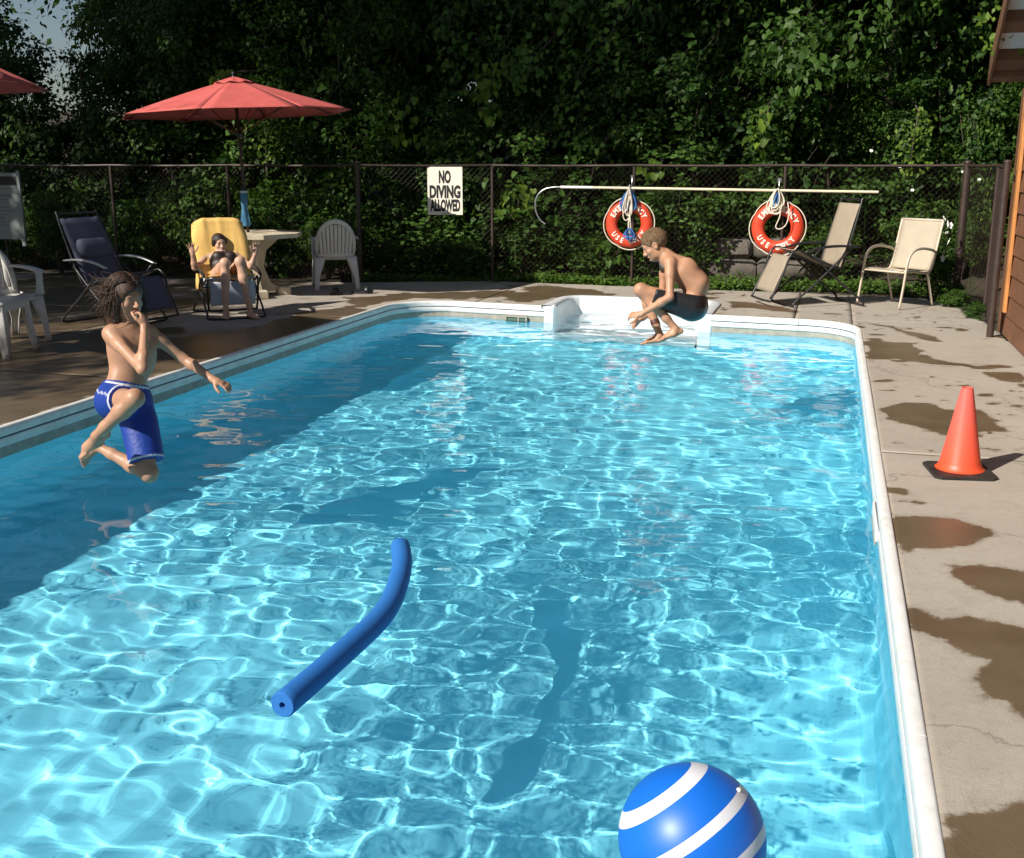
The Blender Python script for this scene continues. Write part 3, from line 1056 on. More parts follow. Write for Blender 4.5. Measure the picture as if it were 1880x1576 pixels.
nb_ = thing('notice_board', 'weathered grey notice board with rows of faded print at the left edge', 'notice board', (-11.57, 13.36, .5))
MB().box((0, 0, .47), (.86, .02, .94), None, .004).build('panel', M_board, nb_)
MB().box((.405, -.014, .47), (.05, .02, 1.0), None, .004).build('edge_strip', M_board, nb_)
MB().box((-.02, -.013, .83), (.76, .006, .12)).build('header', M_ink, nb_)
r4 = random.Random(2)
tx = MB()
z = .72
while z > .12:
    w_ = r4.uniform(.35, .70)
    tx.box((-.38 + w_ / 2, -.012, z), (w_, .004, r4.choice((.012, .03, .016))))
    z -= r4.choice((.045, .06, .05))
o = tx.build('print_rows', M_board_txt, nb_)
MB().box((0.39, .0, -.04), (.05, .03, .1)).build('stub', M_white, nb_)

# ================================================================== CHAIRS
def rodpath(b, P, r, n=8, closed=False):
    b.tube(P, r, n, closed)

def zero_gravity(loc, rz, label, cloth, leg_cloth, pillow=False, H=(-.47, 1.12), B=(-.12, .40), Sx=(.40, .55), F=(.64, .09), group='folding recliners', armz=.64, pale_arm=False):
    """local +x is the way the sitter faces, +y left"""
    t = thing('folding_recliner', label, 'recliner', loc, rz, group)
    W = .285
    def P3(p, y):
        return (p[0], y, p[1])
    # sling in three pieces hung between the side tubes
    def sheet(a, b_, sag, n=10, wide=W - .03, curl=0):
        rows = []
        for i in range(n + 1):
            s = i / n
            row = []
            for j in range(9):
                y = (j / 4 - 1) * wide
                x = a[0] + (b_[0] - a[0]) * s
                z = a[1] + (b_[1] - a[1]) * s
                d = Vector((b_[0] - a[0], b_[1] - a[1])).normalized()
                nx, nz = -d.y, d.x
                k = sag * math.sin(math.pi * min(1, max(0, s))) * (1 - (y / wide) ** 2 * .6)
                row.append((x - nx * k, y, z - nz * k))
            rows.append(row)
        return MB().grid(rows)
    Hs = (H[0] + .02, H[1] - .03)
    sheet(Hs, B, -.02).build('backrest', cloth, t, True, solid=.008)
    sheet(B, Sx, -.03).build('seat', cloth, t, True, solid=.008)
    e = .16
    Fa = (Sx[0] + (F[0] - Sx[0]) * .12, Sx[1] + (F[1] - Sx[1]) * .12)
    Fb = (Sx[0] + (F[0] - Sx[0]) * (1 - e), Sx[1] + (F[1] - Sx[1]) * (1 - e))
    sheet(Fa, Fb, -.015).build('leg_rest', leg_cloth, t, True, solid=.008)
    # side tubes
    fr = MB()
    fr.tube(smooth_path([P3(B, W), P3(((B[0] + H[0]) / 2, (B[1] + H[1]) / 2), W), P3(H, W - .03)] + [P3((H[0] - .008, H[1] + .012), W - .08), P3((H[0] - .008, H[1] + .012), -W + .08)] + [P3(H, -W + .03), P3(((B[0] + H[0]) / 2, (B[1] + H[1]) / 2), -W), P3(B, -W)], 5), .0125, 8)
    fr.build('back_frame', M_black, t, True)
    fr = MB()
    fr.tube(smooth_path([P3(B, W), P3(((B[0] + Sx[0]) / 2, (B[1] + Sx[1]) / 2 - .01), W), P3(Sx, W), P3(((F[0] + Sx[0]) / 2, (F[1] + Sx[1]) / 2), W), P3((F[0] - .02, F[1] + .03), W - .01), P3((F[0], F[1]), W - .06), P3((F[0], F[1]), -W + .06), P3((F[0] - .02, F[1] + .03), -W + .01), P3(((F[0] + Sx[0]) / 2, (F[1] + Sx[1]) / 2), -W), P3(Sx, -W), P3(((B[0] + Sx[0]) / 2, (B[1] + Sx[1]) / 2 - .01), -W), P3(B, -W)], 5), .0125, 8)
    fr.tube([P3(B, W), P3(B, -W)], .011, 8)
    fr.build('seat_frame', M_black, t, True)
    Wl = W + .035
    for nm, top, foot in (('front_leg', (-.20, armz - .03), (.40, .013)), ('rear_leg', (.22, armz - .05), (-.42, .013))):
        b = MB()
        wl = Wl if nm == 'front_leg' else Wl + .02
        b.tube(smooth_path([P3(top, wl), P3(((top[0] + foot[0]) / 2, (top[1] + foot[1]) / 2), wl), P3((foot[0] * .93, foot[1] + .06), wl), P3((foot[0], foot[1]), wl - .05), P3((foot[0], foot[1]), -wl + .05), P3((foot[0] * .93, foot[1] + .06), -wl), P3(((top[0] + foot[0]) / 2, (top[1] + foot[1]) / 2), -wl), P3(top, -wl)], 5), .0125, 8)
        b.build(nm, M_black, t, True)
    for sy in (1, -1):
        b = MB()
        P = smooth_path([(-.34, sy * Wl, armz + .02), (-.12, sy * Wl, armz + .035), (.10, sy * Wl, armz + .02), (.30, sy * Wl, armz - .03)], 5)
        b.tube(P, [.020 + .008 * math.sin(math.pi * i / (len(P) - 1)) for i in range(len(P))], 10, flat=.55)
        a = b.build('armrest', M_black if not pale_arm else M_alu, t, True)
        MB().tube([(-.25, sy * Wl, armz), P3((B[0] * .6 + H[0] * .4, B[1] * .6 + H[1] * .4), sy * W)], .010, 6).build('arm_link', M_black, t, True)
    lace = MB()
    for sy in (1, -1):
        for i in range(16):
            s = (i + .5) / 16
            p = Vector((H[0] + (B[0] - H[0]) * s, 0, H[1] + (B[1] - H[1]) * s))
            lace.tube([(p.x, sy * (W - .04), p.z), (p.x, sy * (W + .012), p.z + .008)], .003, 4)
        for i in range(8):
            s = .15 + .65 * (i + .5) / 8
            p = Vector((Sx[0] + (F[0] - Sx[0]) * s, 0, Sx[1] + (F[1] - Sx[1]) * s))
            lace.tube([(p.x, sy * (W - .04), p.z), (p.x, sy * (W + .012), p.z + .004)], .003, 4)
    o = lace.build('elastic_lacing', M_black, t)
    o['kind'] = 'stuff'
    if pillow:
        d = Vector((B[0] - H[0], 0, B[1] - H[1])).normalized()
        nrm = Vector((-d.z, 0, d.x)) if -d.z > 0 else Vector((d.z, 0, -d.x))
        c = Vector((H[0], 0, H[1])) + d * .40 + nrm * .045
        b = MB()
        rows = []
        for i in range(13):
            y = -.21 + .42 * i / 12
            sc = min(1, (1 - (abs(y) / .215) ** 6) + .15)
            row = []
            for k in range(15):
                a = 2 * math.pi * k / 14
                q = c + d * (.105 * sc * math.cos(a)) + nrm * (.05 * sc * math.sin(a))
                row.append((q.x, y, q.z))
            rows.append(row)
        b.grid(rows)
        b.f.append(tuple(range(15))); b.mi.append(0)
        b.f.append(tuple(12 * 15 + k for k in range(15))); b.mi.append(0)
        b.build('pillow', cloth, t, True, 60)
    return t

rec1 = zero_gravity((-6.90, 9.46, 0), R(-14), 'navy folding recliner with a head pillow, behind the boy with long hair', M_navy_cloth, M_navy_cloth, True, pale_arm=True)
rec1.scale = (.95, .95, .95)
rec3 = zero_gravity((-.12, 12.98, 0), R(205), 'tan folding recliner standing empty below the right life ring', M_tan_dark, M_tan_dark, H=(-.36, 1.16), B=(-.16, .42), Sx=(.40, .63), F=(.66, .07))
WBASE = (-6.07, 10.25, 0)
rec2 = zero_gravity(WBASE, R(-49), 'folding recliner under a yellow towel with the woman sitting in it', M_white_cloth, M_white_cloth, H=(-.44, 1.06), B=(-.12, .33), Sx=(.30, .47), F=(.25, .09), armz=.52)
rec2.scale = (.9, .9, .9)

# yellow towel over the back of the woman's recliner
tw = thing('yellow_towel', 'yellow towel draped over the recliner behind the smiling woman', 'towel', WBASE, R(-49))
tw.scale = (.9, .9, .9)
rows = []
Hh, Bb = Vector((-.45, 1.085)), Vector((-.09, .36))
d = (Bb - Hh).normalized()
nrm = Vector((-d.y, d.x))
nn = 26
for i in range(nn + 1):
    s = i / nn
    row = []
    for j in range(25):
        y = (j / 12 - 1) * (.315 + .02 * math.sin(s * 5))
        fold = .014 * math.sin(y * 26 + s * 2.5) * (1 - .3 * s) + .008 * math.sin(y * 55 + 1)
        fold += .03 * math.exp(-((abs(y) - .2 + .06 * s) / .03) ** 2)
        if s < .22:      # behind the back
            q = (1 - s / .22)
            p = Hh + d * (.40 * q) - nrm * -0.0
            off = -.035
            k = p + nrm * (off if nrm.x > 0 else -off)
        else:
            q = (s - .22) / .78
            p = Hh + d * (.74 * q)
            off = .030 + .4 * max(0, fold)
            k = p + nrm * (off if nrm.x > 0 else -off)
        droop = .06 * max(0, (abs(y) - .26) / .06) ** 2 if abs(y) > .26 else 0
        top = .02 * math.exp(-((s - .22) / .04) ** 2)
        rnd = .050 * (abs(y) / .31) ** 5 * math.exp(-((s - .22) / .16) ** 2)
        row.append((k.x - droop * .5, y * (1 - .10 * math.exp(-((s - .22) / .2) ** 2)), k.y + top - rnd))
    rows.append(row)
tb = MB().grid(rows).build('towel_cloth', M_yellow, tw, True, solid=.008)
# corner of the towel hanging on the arm side
rows = []
for i in range(9):
    s = i / 8
    rows.append([(-.02 - .06 * j / 6 + .1 * s + .012 * math.sin(j * 2 + s * 4), -.33 - .02 * math.sin(j * 1.7) - .035 * s * math.sin(j), .50 - .17 * s - .02 * j / 6) for j in range(7)])
MB().grid(rows).build('towel_corner', M_yellow, tw, True, solid=.008)
rows = []
for i in range(9):
    s = i / 8
    rows.append([(-.10 + .42 * s, (j / 6 - 1) * .26, .372 + .13 * s + .01 * math.sin(j * 1.3 + s * 3)) for j in range(13)])
MB().grid(rows).build('towel_seat', M_yellow, tw, True, solid=.008)

def sling_chair(loc, rz, label):
    t = thing('sling_armchair', label, 'armchair', loc, rz)
    W = .265
    def sheet(P, n=9, wide=W - .015, sag=.01):
        rows = []
        for p in P:
            rows.append([(p[0], (j / (n - 1) * 2 - 1) * wide, p[1] - sag * (1 - (j / (n - 1) * 2 - 1) ** 2)) for j in range(n)])
        return MB().grid(rows)
    prof = smooth_path([(.25, .425, 0), (.10, .415, 0), (-.10, .385, 0), (-.20, .40, 0)], 5)
    sheet([(p.x, p.y) for p in prof], sag=.02).build('seat', M_tan_cloth, t, True, solid=.006)
    prof = smooth_path([(-.20, .40, 0), (-.25, .55, 0), (-.32, .78, 0), (-.36, .94, 0)], 5)
    sheet([(p.x, p.y) for p in prof], sag=.0).build('backrest', M_tan_cloth, t, True, solid=.006)
    for sy in (1, -1):
        y = sy * W
        MB().tube(smooth_path([(.27, y, .41), (.10, y, .405), (-.12, y, .38), (-.21, y, .42), (-.27, y, .60), (-.36, y, .945)], 6), .0145, 8).build('side_rail', M_beige_frame, t, True)
        MB().tube(smooth_path([(.33, y * 1.06, .008), (.285, y * 1.06, .25), (.24, y * 1.06, .52), (.16, y * 1.06, .625), (.02, y * 1.06, .655), (-.16, y * 1.05, .635), (-.27, y * 1.02, .60)], 6), .0165, 10, flat=.75).build('front_leg', M_beige_frame, t, True)
        MB().tube(smooth_path([(-.15, y, .385), (-.22, y, .2), (-.29, y, .008)], 6), .014, 8).build('rear_leg', M_beige_frame, t, True)
    b = MB()
    for x, z in ((.262, .40), (-.17, .375)):
        b.tube([(x, -W, z), (x, W, z)], .012, 8)
    b.build('cross_bar', M_beige_frame, t, True)
    MB().tube([(-.362, -W, .945), (-.362, W, .945)], .0145, 8).build('top_bar', M_beige_frame, t, True)
    return t
sling_chair((.77, 13.08, 0), R(231), 'tan sling armchair with a beige frame by the weeds on the right')

def plastic_chair(loc, rz, label, sc=1.0):
    """one-piece garden chair: fan back with slots, arms, splayed legs; faces +x"""
    t = thing('plastic_armchair', label, 'garden chair', loc, rz, 'white plastic garden chairs')
    t.scale = (sc, sc, sc)
    # seat
    rows = []
    for i in range(9):
        x = .26 - .46 * i / 8
        rows.append([(x, (.245 - .03 * i / 8) * (j / 6 - 1), .43 - .035 * (i / 8) - .012 * (1 - (j / 6 - 1) ** 2) - (.03 if i == 0 else 0)) for j in range(13)])
    MB().grid(rows).build('seat', M_plastic, t, True, solid=.012)
    # back: arched outline, slots between slats
    def back(u, v):      # u -1..1 across, v 0..1 up
        y = u * (.235 + .045 * math.sin(v * math.pi * .6))
        x = -.205 - .155 * v + .05 * u * u
        return (x, y, .40 + .50 * v)
    n = 9
    for k in range(n):
        u0, u1 = -0.80 + 1.6 * k / n + .012, -0.80 + 1.6 * (k + 1) / n - .012
        um = (u0 + u1) / 2
        top = math.sqrt(max(0, 1 - (um * .98) ** 2.4 if um > 0 else 1 - (-um * .98) ** 2.4)) * .86
        rows = [[back(u0, v * top), back(um, v * top), back(u1, v * top)] for v in [i / 8 for i in range(9)]]
        MB().grid(rows).build('back_slat', M_plastic, t, True, solid=.010)
    b = MB()
    P, Q = [], []
    for i in range(25):
        a = math.pi * i / 24
        u = math.cos(a)
        v = math.sin(a) ** .75
        P.append(back(u, v * .985 if v > 0.0 else 0))
    rows = [[(Vector(p) + (Vector((0, 0, .62)) - Vector((0, p[1], p[2]))).normalized() * w_ + Vector((dx, 0, 0))) for p in P] for w_, dx in ((-.0, 0), (.055, .006))]
    b.grid([[tuple(q) for q in r_] for r_ in rows])
    b.build('back_rim', M_plastic, t, True, solid=.016)
    rows = [[back(-.95 + 1.9 * j / 10, v) for j in range(11)] for v in (-.03, .06, .12)]
    MB().grid(rows).build('lower_rail', M_plastic, t, True, solid=.012)
    for sy in (1, -1):
        def leg(top, foot, wt, wb):
            b = MB()
            tx, ty, tz = top
            fx, fy, fz = foot
            rows = []
            for i in range(9):
                s = i / 8
                c = Vector((tx + (fx - tx) * s, ty + (fy - ty) * s, tz + (fz - tz) * s))
                w_ = wt + (wb - wt) * min(1, s * 1.6)
                o_ = .03
                ins = -1 if fx > 0 else 1
                rows.append([(c.x + ins * w_, c.y, c.z), (c.x + ins * w_ * .3, c.y + sy * .006, c.z), (c.x, c.y, c.z), (c.x, c.y - sy * w_ * .5, c.z), (c.x, c.y - sy * w_, c.z)])
            return b.grid(rows).build('leg', M_plastic, t, True, 60, solid=.010)
        leg((.255, sy * .262, .44), (.30, sy * .285, .004), .13, .05)
        leg((-.20, sy * .255, .42), (-.34, sy * .275, .004), .13, .05)
        # arm: flat top running back to the rim, with a front upright
        rows = []
        for i in range(13):
            s = i / 12
            p = Vector((.275 - .53 * s, sy * (.268 - .015 * s + .010 * math.sin(math.pi * s)), .635 + .02 * s + .012 * math.sin(math.pi * s)))
            rows.append([(p.x, p.y - sy * .045, p.z - .014), (p.x, p.y - sy * .03, p.z), (p.x, p.y + sy * .018, p.z), (p.x, p.y + sy * .03, p.z - .022)])
        MB().grid(rows).build('armrest', M_plastic, t, True, 60, solid=.009)
        rows = []
        for i in range(9):
            s = i / 8
            p = Vector((.275 - .01 * math.sin(math.pi * s), sy * .268, .635 - .215 * s))
            w_ = .05 + .045 * abs(s - .35) ** 1.3
            rows.append([(p.x - w_ * 1.3, p.y + sy * .002, p.z), (p.x - .01, p.y + sy * .01, p.z), (p.x, p.y, p.z), (p.x, p.y - sy * w_, p.z)])
        MB().grid(rows).build('arm_upright', M_plastic, t, True, 60, solid=.009)
    rows = [[(.258 + (.012 if k else 0), -.25 + .5 * j / 8, .425 - .05 * k - .015 * (1 - (j / 4 - 1) ** 2) * (1 - k)) for j in range(9)] for k in range(2)]
    MB().grid(rows).build('front_apron', M_plastic, t, True, solid=.01)
    return t
plastic_chair((-6.10, 12.95, 0), R(119), 'white plastic garden chair standing alone in front of the thick fence post', 1.0)
plastic_chair((-7.10, 8.10, 0), R(-24), 'white plastic garden chair at the left edge behind the low plastic stool', 1.0)

stl = thing('plastic_stool', 'low grey plastic side stool in front of the garden chair at the left edge', 'stool', (-6.68, 7.50, 0), R(12))
MB().box((0, 0, .445), (.46, .46, .03), None, .012).build('top', M_plastic, stl, True, 40)
sk_ = MB()
for sx, sy, lx_, ly_ in ((1, 0, .02, .44), (-1, 0, .02, .44), (0, 1, .44, .02), (0, -1, .44, .02)):
    sk_.box((sx * .215, sy * .215, .41), (lx_ if sx else .41, ly_ if sy else .41, .05))
for o_ in [sk_]:
    o_.build('apron', M_plastic, stl)
for sx in (1, -1):
    for sy in (1, -1):
        b = MB()
        rows = []
        for i in range(6):
            s = i / 5
            c = Vector((sx * (.215 + .03 * s), sy * (.215 + .03 * s), .43 * (1 - s) + .004 * s))
            w_ = .085 - .04 * s
            rows.append([(c.x - sx * w_, c.y, c.z), (c.x, c.y, c.z), (c.x, c.y - sy * w_, c.z)])
        b.grid(rows).build('leg', M_plastic, stl, True, 60, solid=.012)

# ================================================================== TABLE AND UMBRELLAS
tab = thing('patio_table', 'cream concrete table with waisted slab legs beside the woman with the yellow towel', 'table', (-6.70, 11.9, 0), R(20))
b = MB()
oct_ = [(.63 * math.cos(R(22.5 + 45 * k)), .63 * math.sin(R(22.5 + 45 * k))) for k in range(8)]
b.prism(oct_, (0, 0, .735), (1, 0, 0), (0, 1, 0), (0, 0, 1), .05)
b.build('tabletop', M_concrete_tab, tab)
wa = [(-.34, .06), (.34, .06), (.20, .16), (.125, .36), (.17, .55), (.30, .66), (.36, .708), (-.36, .708), (-.30, .66), (-.17, .55), (-.125, .36), (-.20, .16)]
for k, a in enumerate((20, 110)):
    ax = Vector((math.cos(R(a)), math.sin(R(a)), 0))
    ay = Vector((-ax.y, ax.x, 0))
    MB().prism(wa if k == 0 else [(x * 1.0, z - .002) for x, z in wa], (0, 0, 0), ax, (0, 0, 1), ay, .10 - .004 * k).build('slab_leg', M_concrete_tab, tab)
    for s in (1, -1):
        MB().box(tuple(ax * .36 * s + Vector((0, 0, .05))), (.16, .18, .10), Matrix.Rotation(R(a), 4, 'Z'), .012).build('foot_block', M_concrete_tab, tab)

def umbrella(loc, label, radius, rim_z, top_z, rot, tilt, z0):
    t = thing('umbrella', label, 'umbrella', loc, rot, 'red canvas umbrellas')
    n = 8
    rise = top_z - rim_z
    def pt(a, q, inner=0):
        """q 0 at hub, 1 at rim; scalloped between ribs"""
        k = a / (2 * math.pi / n)
        f = k - math.floor(k)
        sag = 4 * f * (1 - f)
        rr = radius * q * (1 - (1 - math.cos(math.pi / n)) * sag * q)
        z = top_z - rise * (q ** 1.12) - .035 * sag * q * q * 0 - .02 * math.sin(math.pi * q) * sag - inner
        return (rr * math.cos(a), rr * math.sin(a), z)
    for k in range(n):
        rows = []
        for i in range(11):
            q = .10 + .90 * i / 10
            rows.append([pt(2 * math.pi * (k + .002 + .996 * j / 8) / n, q) for j in range(9)])
        p = MB().grid(rows).build('canopy_panel', M_red, t, True, solid=.003)
        # hem strip
        rows = []
        for dz in (0, .035):
            rows.append([tuple(Vector(pt(2 * math.pi * (k + .002 + .996 * j / 8) / n, 1.0)) - Vector((0, 0, dz))) for j in range(9)])
    # vent cap
    rows = []
    for i in range(5):
        q = .02 + .15 * i / 4
        rows.append([tuple(Vector(pt(2 * math.pi * j / 48, q)) + Vector((0, 0, .030 - .014 * (i / 4) + .009 * math.sin(j * 1.05) * (i / 4)))) for j in range(49)])
    MB().grid(rows).build('vent_cap', M_red, t, True, solid=.004)
    MB().lathe([(.0005, .085), (.016, .08), (.022, .06), (.014, .045), (.025, .03), (.025, -.02), (.0005, -.02)], 12, (0, 0, top_z)).build('finial', M_black, t, True)
    for k in range(n):
        a = 2 * math.pi * k / n
        P = [tuple(Vector(pt(a, q, .012))) for q in (.03, .3, .6, .85, .99)]
        rb = MB().tube(P, .008, 6).build('rib', M_wood_beam, t, True)
        h0 = (.03 * math.cos(a), .03 * math.sin(a), top_z - .62)
        MB().tube([h0, tuple(Vector(pt(a, .55, .02)))], .006, 6).build('strut', M_wood_beam, rb, True)
        c = Vector(pt(a, .95, .015))
        pk = MB().add([(c.x, c.y, c.z), tuple(Vector(pt(a + .06, .99, .012))), tuple(Vector(pt(a + .03, .90, .06))), tuple(Vector(pt(a - .03, .9, .05)))], [(0, 1, 2), (0, 2, 3)])
        pk.build('rib_pocket', M_red, t, solid=.003)
    MB().lathe([(.02, -.66), (.045, -.65), (.045, -.58), (.02, -.57)], 12, (0, 0, top_z)).build('runner', M_black, t, True)
    MB().tube([(0, 0, z0), (0, 0, top_z)], .019, 12).build('pole', M_brown_steel, t, True)
    t.rotation_euler = (R(tilt[0]), R(tilt[1]), rot)
    return t
um1 = umbrella((-6.70, 11.9, 0), 'red octagonal umbrella standing in the concrete table behind the woman', 1.36, 2.13, 2.52, R(14), (0, -2.2), .70)
um2 = umbrella((-7.05, 6.74, 0), 'red umbrella cut off by the left edge of the picture', 1.42, 2.13, 2.70, R(6), (0, 0), .02)
MB().lathe([(.0005, .0), (.26, .0), (.26, .05), (.10, .09), (.04, .10), (.04, .35), (.0005, .35)], 20).build('base', M_stone, um2, True, 40)

bt = thing('blue_towel', 'folded blue towel tied round the umbrella pole above the table', 'towel', (-6.73, 11.86, .84))
rows = []
for i in range(13):
    s = i / 12
    w_ = .028 + .022 * s + .010 * math.sin(s * 9)
    rows.append([(w_ * math.cos(2 * math.pi * j / 14) * (1 + .25 * math.sin(j * 2.3)), .035 * math.sin(2 * math.pi * j / 14) - .02, .42 - .42 * s) for j in range(15)])
MB().grid(rows).build('cloth', M_blue_cloth, bt, True)
MB().tube([(.045 * math.cos(a), .045 * math.sin(a) - .01, .40) for a in [2 * math.pi * k / 12 for k in range(12)]], .009, 6, True).build('tie', M_rope, bt, True)

# ================================================================== SMALL THINGS
def sandal(loc, rz, label):
    t = thing('sandal', label, 'sandal', loc, rz, 'dark sandals left on the deck')
    out = [(.13, 0), (.12, .035), (.07, .048), (.0, .038), (-.07, .034), (-.125, .025), (-.135, 0), (-.125, -.025), (-.07, -.034), (0, -.036), (.07, -.044), (.12, -.03)]
    MB().prism(out, (0, 0, .014), (1, 0, 0), (0, 1, 0), (0, 0, 1), .028).build('sole', M_sole, t)
    rows = [[(.02 + .07 * k + .01 * math.sin(math.pi * j / 8), .047 * math.cos(math.pi * j / 8), .026 + .062 * math.sin(math.pi * j / 8)) for j in range(9)] for k in range(2)]
    MB().grid(rows).build('strap', M_black, t, True, solid=.006)
    return t
sandal((-5.72, 12.27, 0), R(200), 'dark sandal lying on the deck, the nearer of the pair')
sandal((-5.52, 12.47, 0), R(20), 'dark sandal lying on the deck, the farther of the pair')

cone = thing('traffic_cone', 'orange plastic cone faded pink towards the top on a black square base', 'traffic cone', (.722, 5.862, 0), R(9))
mc = bpy.data.materials.new('faded_orange_plastic')
mc.use_nodes = True
nt = mc.node_tree
pb = nt.nodes['Principled BSDF']
pb.inputs['Roughness'].default_value = .45
tc = nt.nodes.new('ShaderNodeTexCoord')
sp = nt.nodes.new('ShaderNodeSeparateXYZ')
nt.links.new(tc.outputs['Object'], sp.inputs[0])
mr = nt.nodes.new('ShaderNodeMapRange')
mr.inputs[1].default_value = .0
mr.inputs[2].default_value = .45
nt.links.new(sp.outputs['Z'], mr.inputs[0])
nz = nt.nodes.new('ShaderNodeTexNoise')
nz.inputs['Scale'].default_value = 12
nz.inputs['Detail'].default_value = 6
nt.links.new(tc.outputs['Object'], nz.inputs['Vector'])
ma = nt.nodes.new('ShaderNodeMath')
ma.operation = 'MULTIPLY_ADD'
ma.inputs[1].default_value = .25
nt.links.new(nz.outputs['Fac'], ma.inputs[0])
nt.links.new(mr.outputs[0], ma.inputs[2])
rp_ = nt.nodes.new('ShaderNodeValToRGB')
rp_.color_ramp.elements[0].position = .1
rp_.color_ramp.elements[0].color = (.78, .075, .018, 1)
rp_.color_ramp.elements[1].position = 1.1 if False else 1.0
rp_.color_ramp.elements[1].color = (.74, .125, .10, 1)
nt.links.new(ma.outputs[0], rp_.inputs[0])
nt.links.new(rp_.outputs[0], pb.inputs['Base Color'])
MB().lathe([(.118, .018), (.122, .026), (.112, .034), (.100, .06), (.030, .443), (.029, .450), (.022, .450), (.021, .44), (.09, .04)], 40).build('cone_body', mc, cone, True, 30)
b = MB()
q = .155
oc = []
for sx, sy in ((1, 1), (-1, 1), (-1, -1), (1, -1)):
    e = [(sx * q, sy * (q - .03)), (sx * (q - .03), sy * q)]
    oc += e if sx * sy > 0 else e[::-1]
b.add([(x * .98, y * .98, .0) for x, y in oc] + [(x, y, .006) for x, y in oc] + [(x, y, .018) for x, y in oc] + [(x * .8, y * .8, .024) for x, y in oc],
      [tuple(range(7, -1, -1)), tuple(range(24, 32))] + [(l * 8 + i, l * 8 + (i + 1) % 8, l * 8 + 8 + (i + 1) % 8, l * 8 + 8 + i) for l in range(3) for i in range(8)])
base = b.build('base', mat('black_rubber_base', (.022, .02, .02), .55, var=.3, scale=12, dirt=(.12, .10, .08), dscale=8, damt=.3), cone, True, 30)

# pool noodle: hollow foam tube floating, bent
npth = smooth_path([(-1.586, 2.85, -.13), (-1.575, 3.064, -.133), (-1.565, 3.31, -.135), (-1.560, 3.546, -.137), (-1.581, 3.749, -.137), (-1.645, 4.005, -.135), (-1.708, 4.19, -.132), (-1.778, 4.345, -.128)], 6)
noodle = None
V, F = [], []
def ringpts(P, r, n=22):
    out = []
    for i, p in enumerate(P):
        t = (P[min(i + 1, len(P) - 1)] - P[max(i - 1, 0)]).normalized()
        s = t.cross(Vector((0, 0, 1))).normalized()
        u = s.cross(t)
        out.append([p + (s * math.cos(2 * math.pi * k / n) + u * math.sin(2 * math.pi * k / n)) * r for k in range(n)])
    return out
org = Vector((-1.6, 3.6, -.175))
npl = [p - org for p in npth]
ro, ri = ringpts(npl, .044), ringpts(npl, .011)
def rim(a, b_, s):
    return [x.lerp(y, s) for x, y in zip(a, b_)]
t0 = (npl[1] - npl[0]).normalized() * .006
chain = [[q + t0 for q in rim(ri[0], ro[0], .75)]] if False else []
rings = ri[::-1] + [rim(ri[0], ro[0], .5), rim(ri[0], ro[0], .88)] + [[q + t0 for q in ro[0]]] + ro[1:-1] + [[q - (npl[-1] - npl[-2]).normalized() * .006 for q in ro[-1]]] + [rim(ri[-1], ro[-1], .88), ri[-1]]
nv = MB()
nv.add([q for r_ in rings for q in r_], [(i * 22 + k, i * 22 + (k + 1) % 22, (i + 1) * 22 + (k + 1) % 22, (i + 1) * 22 + k) for i in range(len(rings) - 1) for k in range(22)])
noodle = nv.build('pool_noodle', M_noodle, None, True, 50)
noodle.location = org
tag(noodle, 'bent blue foam noodle with a hollow core floating on the water', 'pool noodle')
noodle.cycles.is_caustics_receiver = True

# striped ball
bmt = bpy.data.materials.new('glossy_striped_ball')
bmt.use_nodes = True
nt = bmt.node_tree
pb = nt.nodes['Principled BSDF']
pb.inputs['Roughness'].default_value = .42
tc = nt.nodes.new('ShaderNodeTexCoord')
dp = nt.nodes.new('ShaderNodeVectorMath')
dp.operation = 'DOT_PRODUCT'
# camera-side stripes run up to the right: axis leans left-up and towards the viewer
fwd = Vector((-.13, .95, -.56)).normalized()
rgt = Vector((.96, .277, 0)).normalized()
upv = rgt.cross(fwd)
axis = (rgt * -.55 + upv * .83 - fwd * .10).normalized()
dp.inputs[1].default_value = axis
nt.links.new(tc.outputs['Object'], dp.inputs[0])
m1 = nt.nodes.new('ShaderNodeMath'); m1.operation = 'MULTIPLY_ADD'; m1.inputs[1].default_value = 1 / .103; m1.inputs[2].default_value = 10.545
nt.links.new(dp.outputs['Value'], m1.inputs[0])
m2 = nt.nodes.new('ShaderNodeMath'); m2.operation = 'FRACT'
nt.links.new(m1.outputs[0], m2.inputs[0])
m3 = nt.nodes.new('ShaderNodeMath'); m3.operation = 'GREATER_THAN'; m3.inputs[1].default_value = .735
nt.links.new(m2.outputs[0], m3.inputs[0])
mx = nt.nodes.new('ShaderNodeMix'); mx.data_type = 'RGBA'
mx.inputs[6].default_value = (.006, .13, .58, 1); mx.inputs[7].default_value = (.66, .66, .70, 1)
nt.links.new(m3.outputs[0], mx.inputs[0])
nt.links.new(mx.outputs[2], pb.inputs['Base Color'])
ball = thing('striped_ball', 'blue ball with white stripes floating in the near right of the pool', 'ball', (-.234, 2.434, -.27))
bs = MB().sphere((0, 0, 0), .183, 64, 40).build('ball_skin', bmt, ball, True)
bs.location = (0, 0, .185)
bs.cycles.is_caustics_receiver = True
vd = (-fwd * .50 + rgt * .62 + upv * .62).normalized()
vv = MB().sphere(tuple(vd * .1835), .0065, 12, 8)
vo = vv.build('valve', M_letter, ball, True)
vo.location = (0, 0, .185)
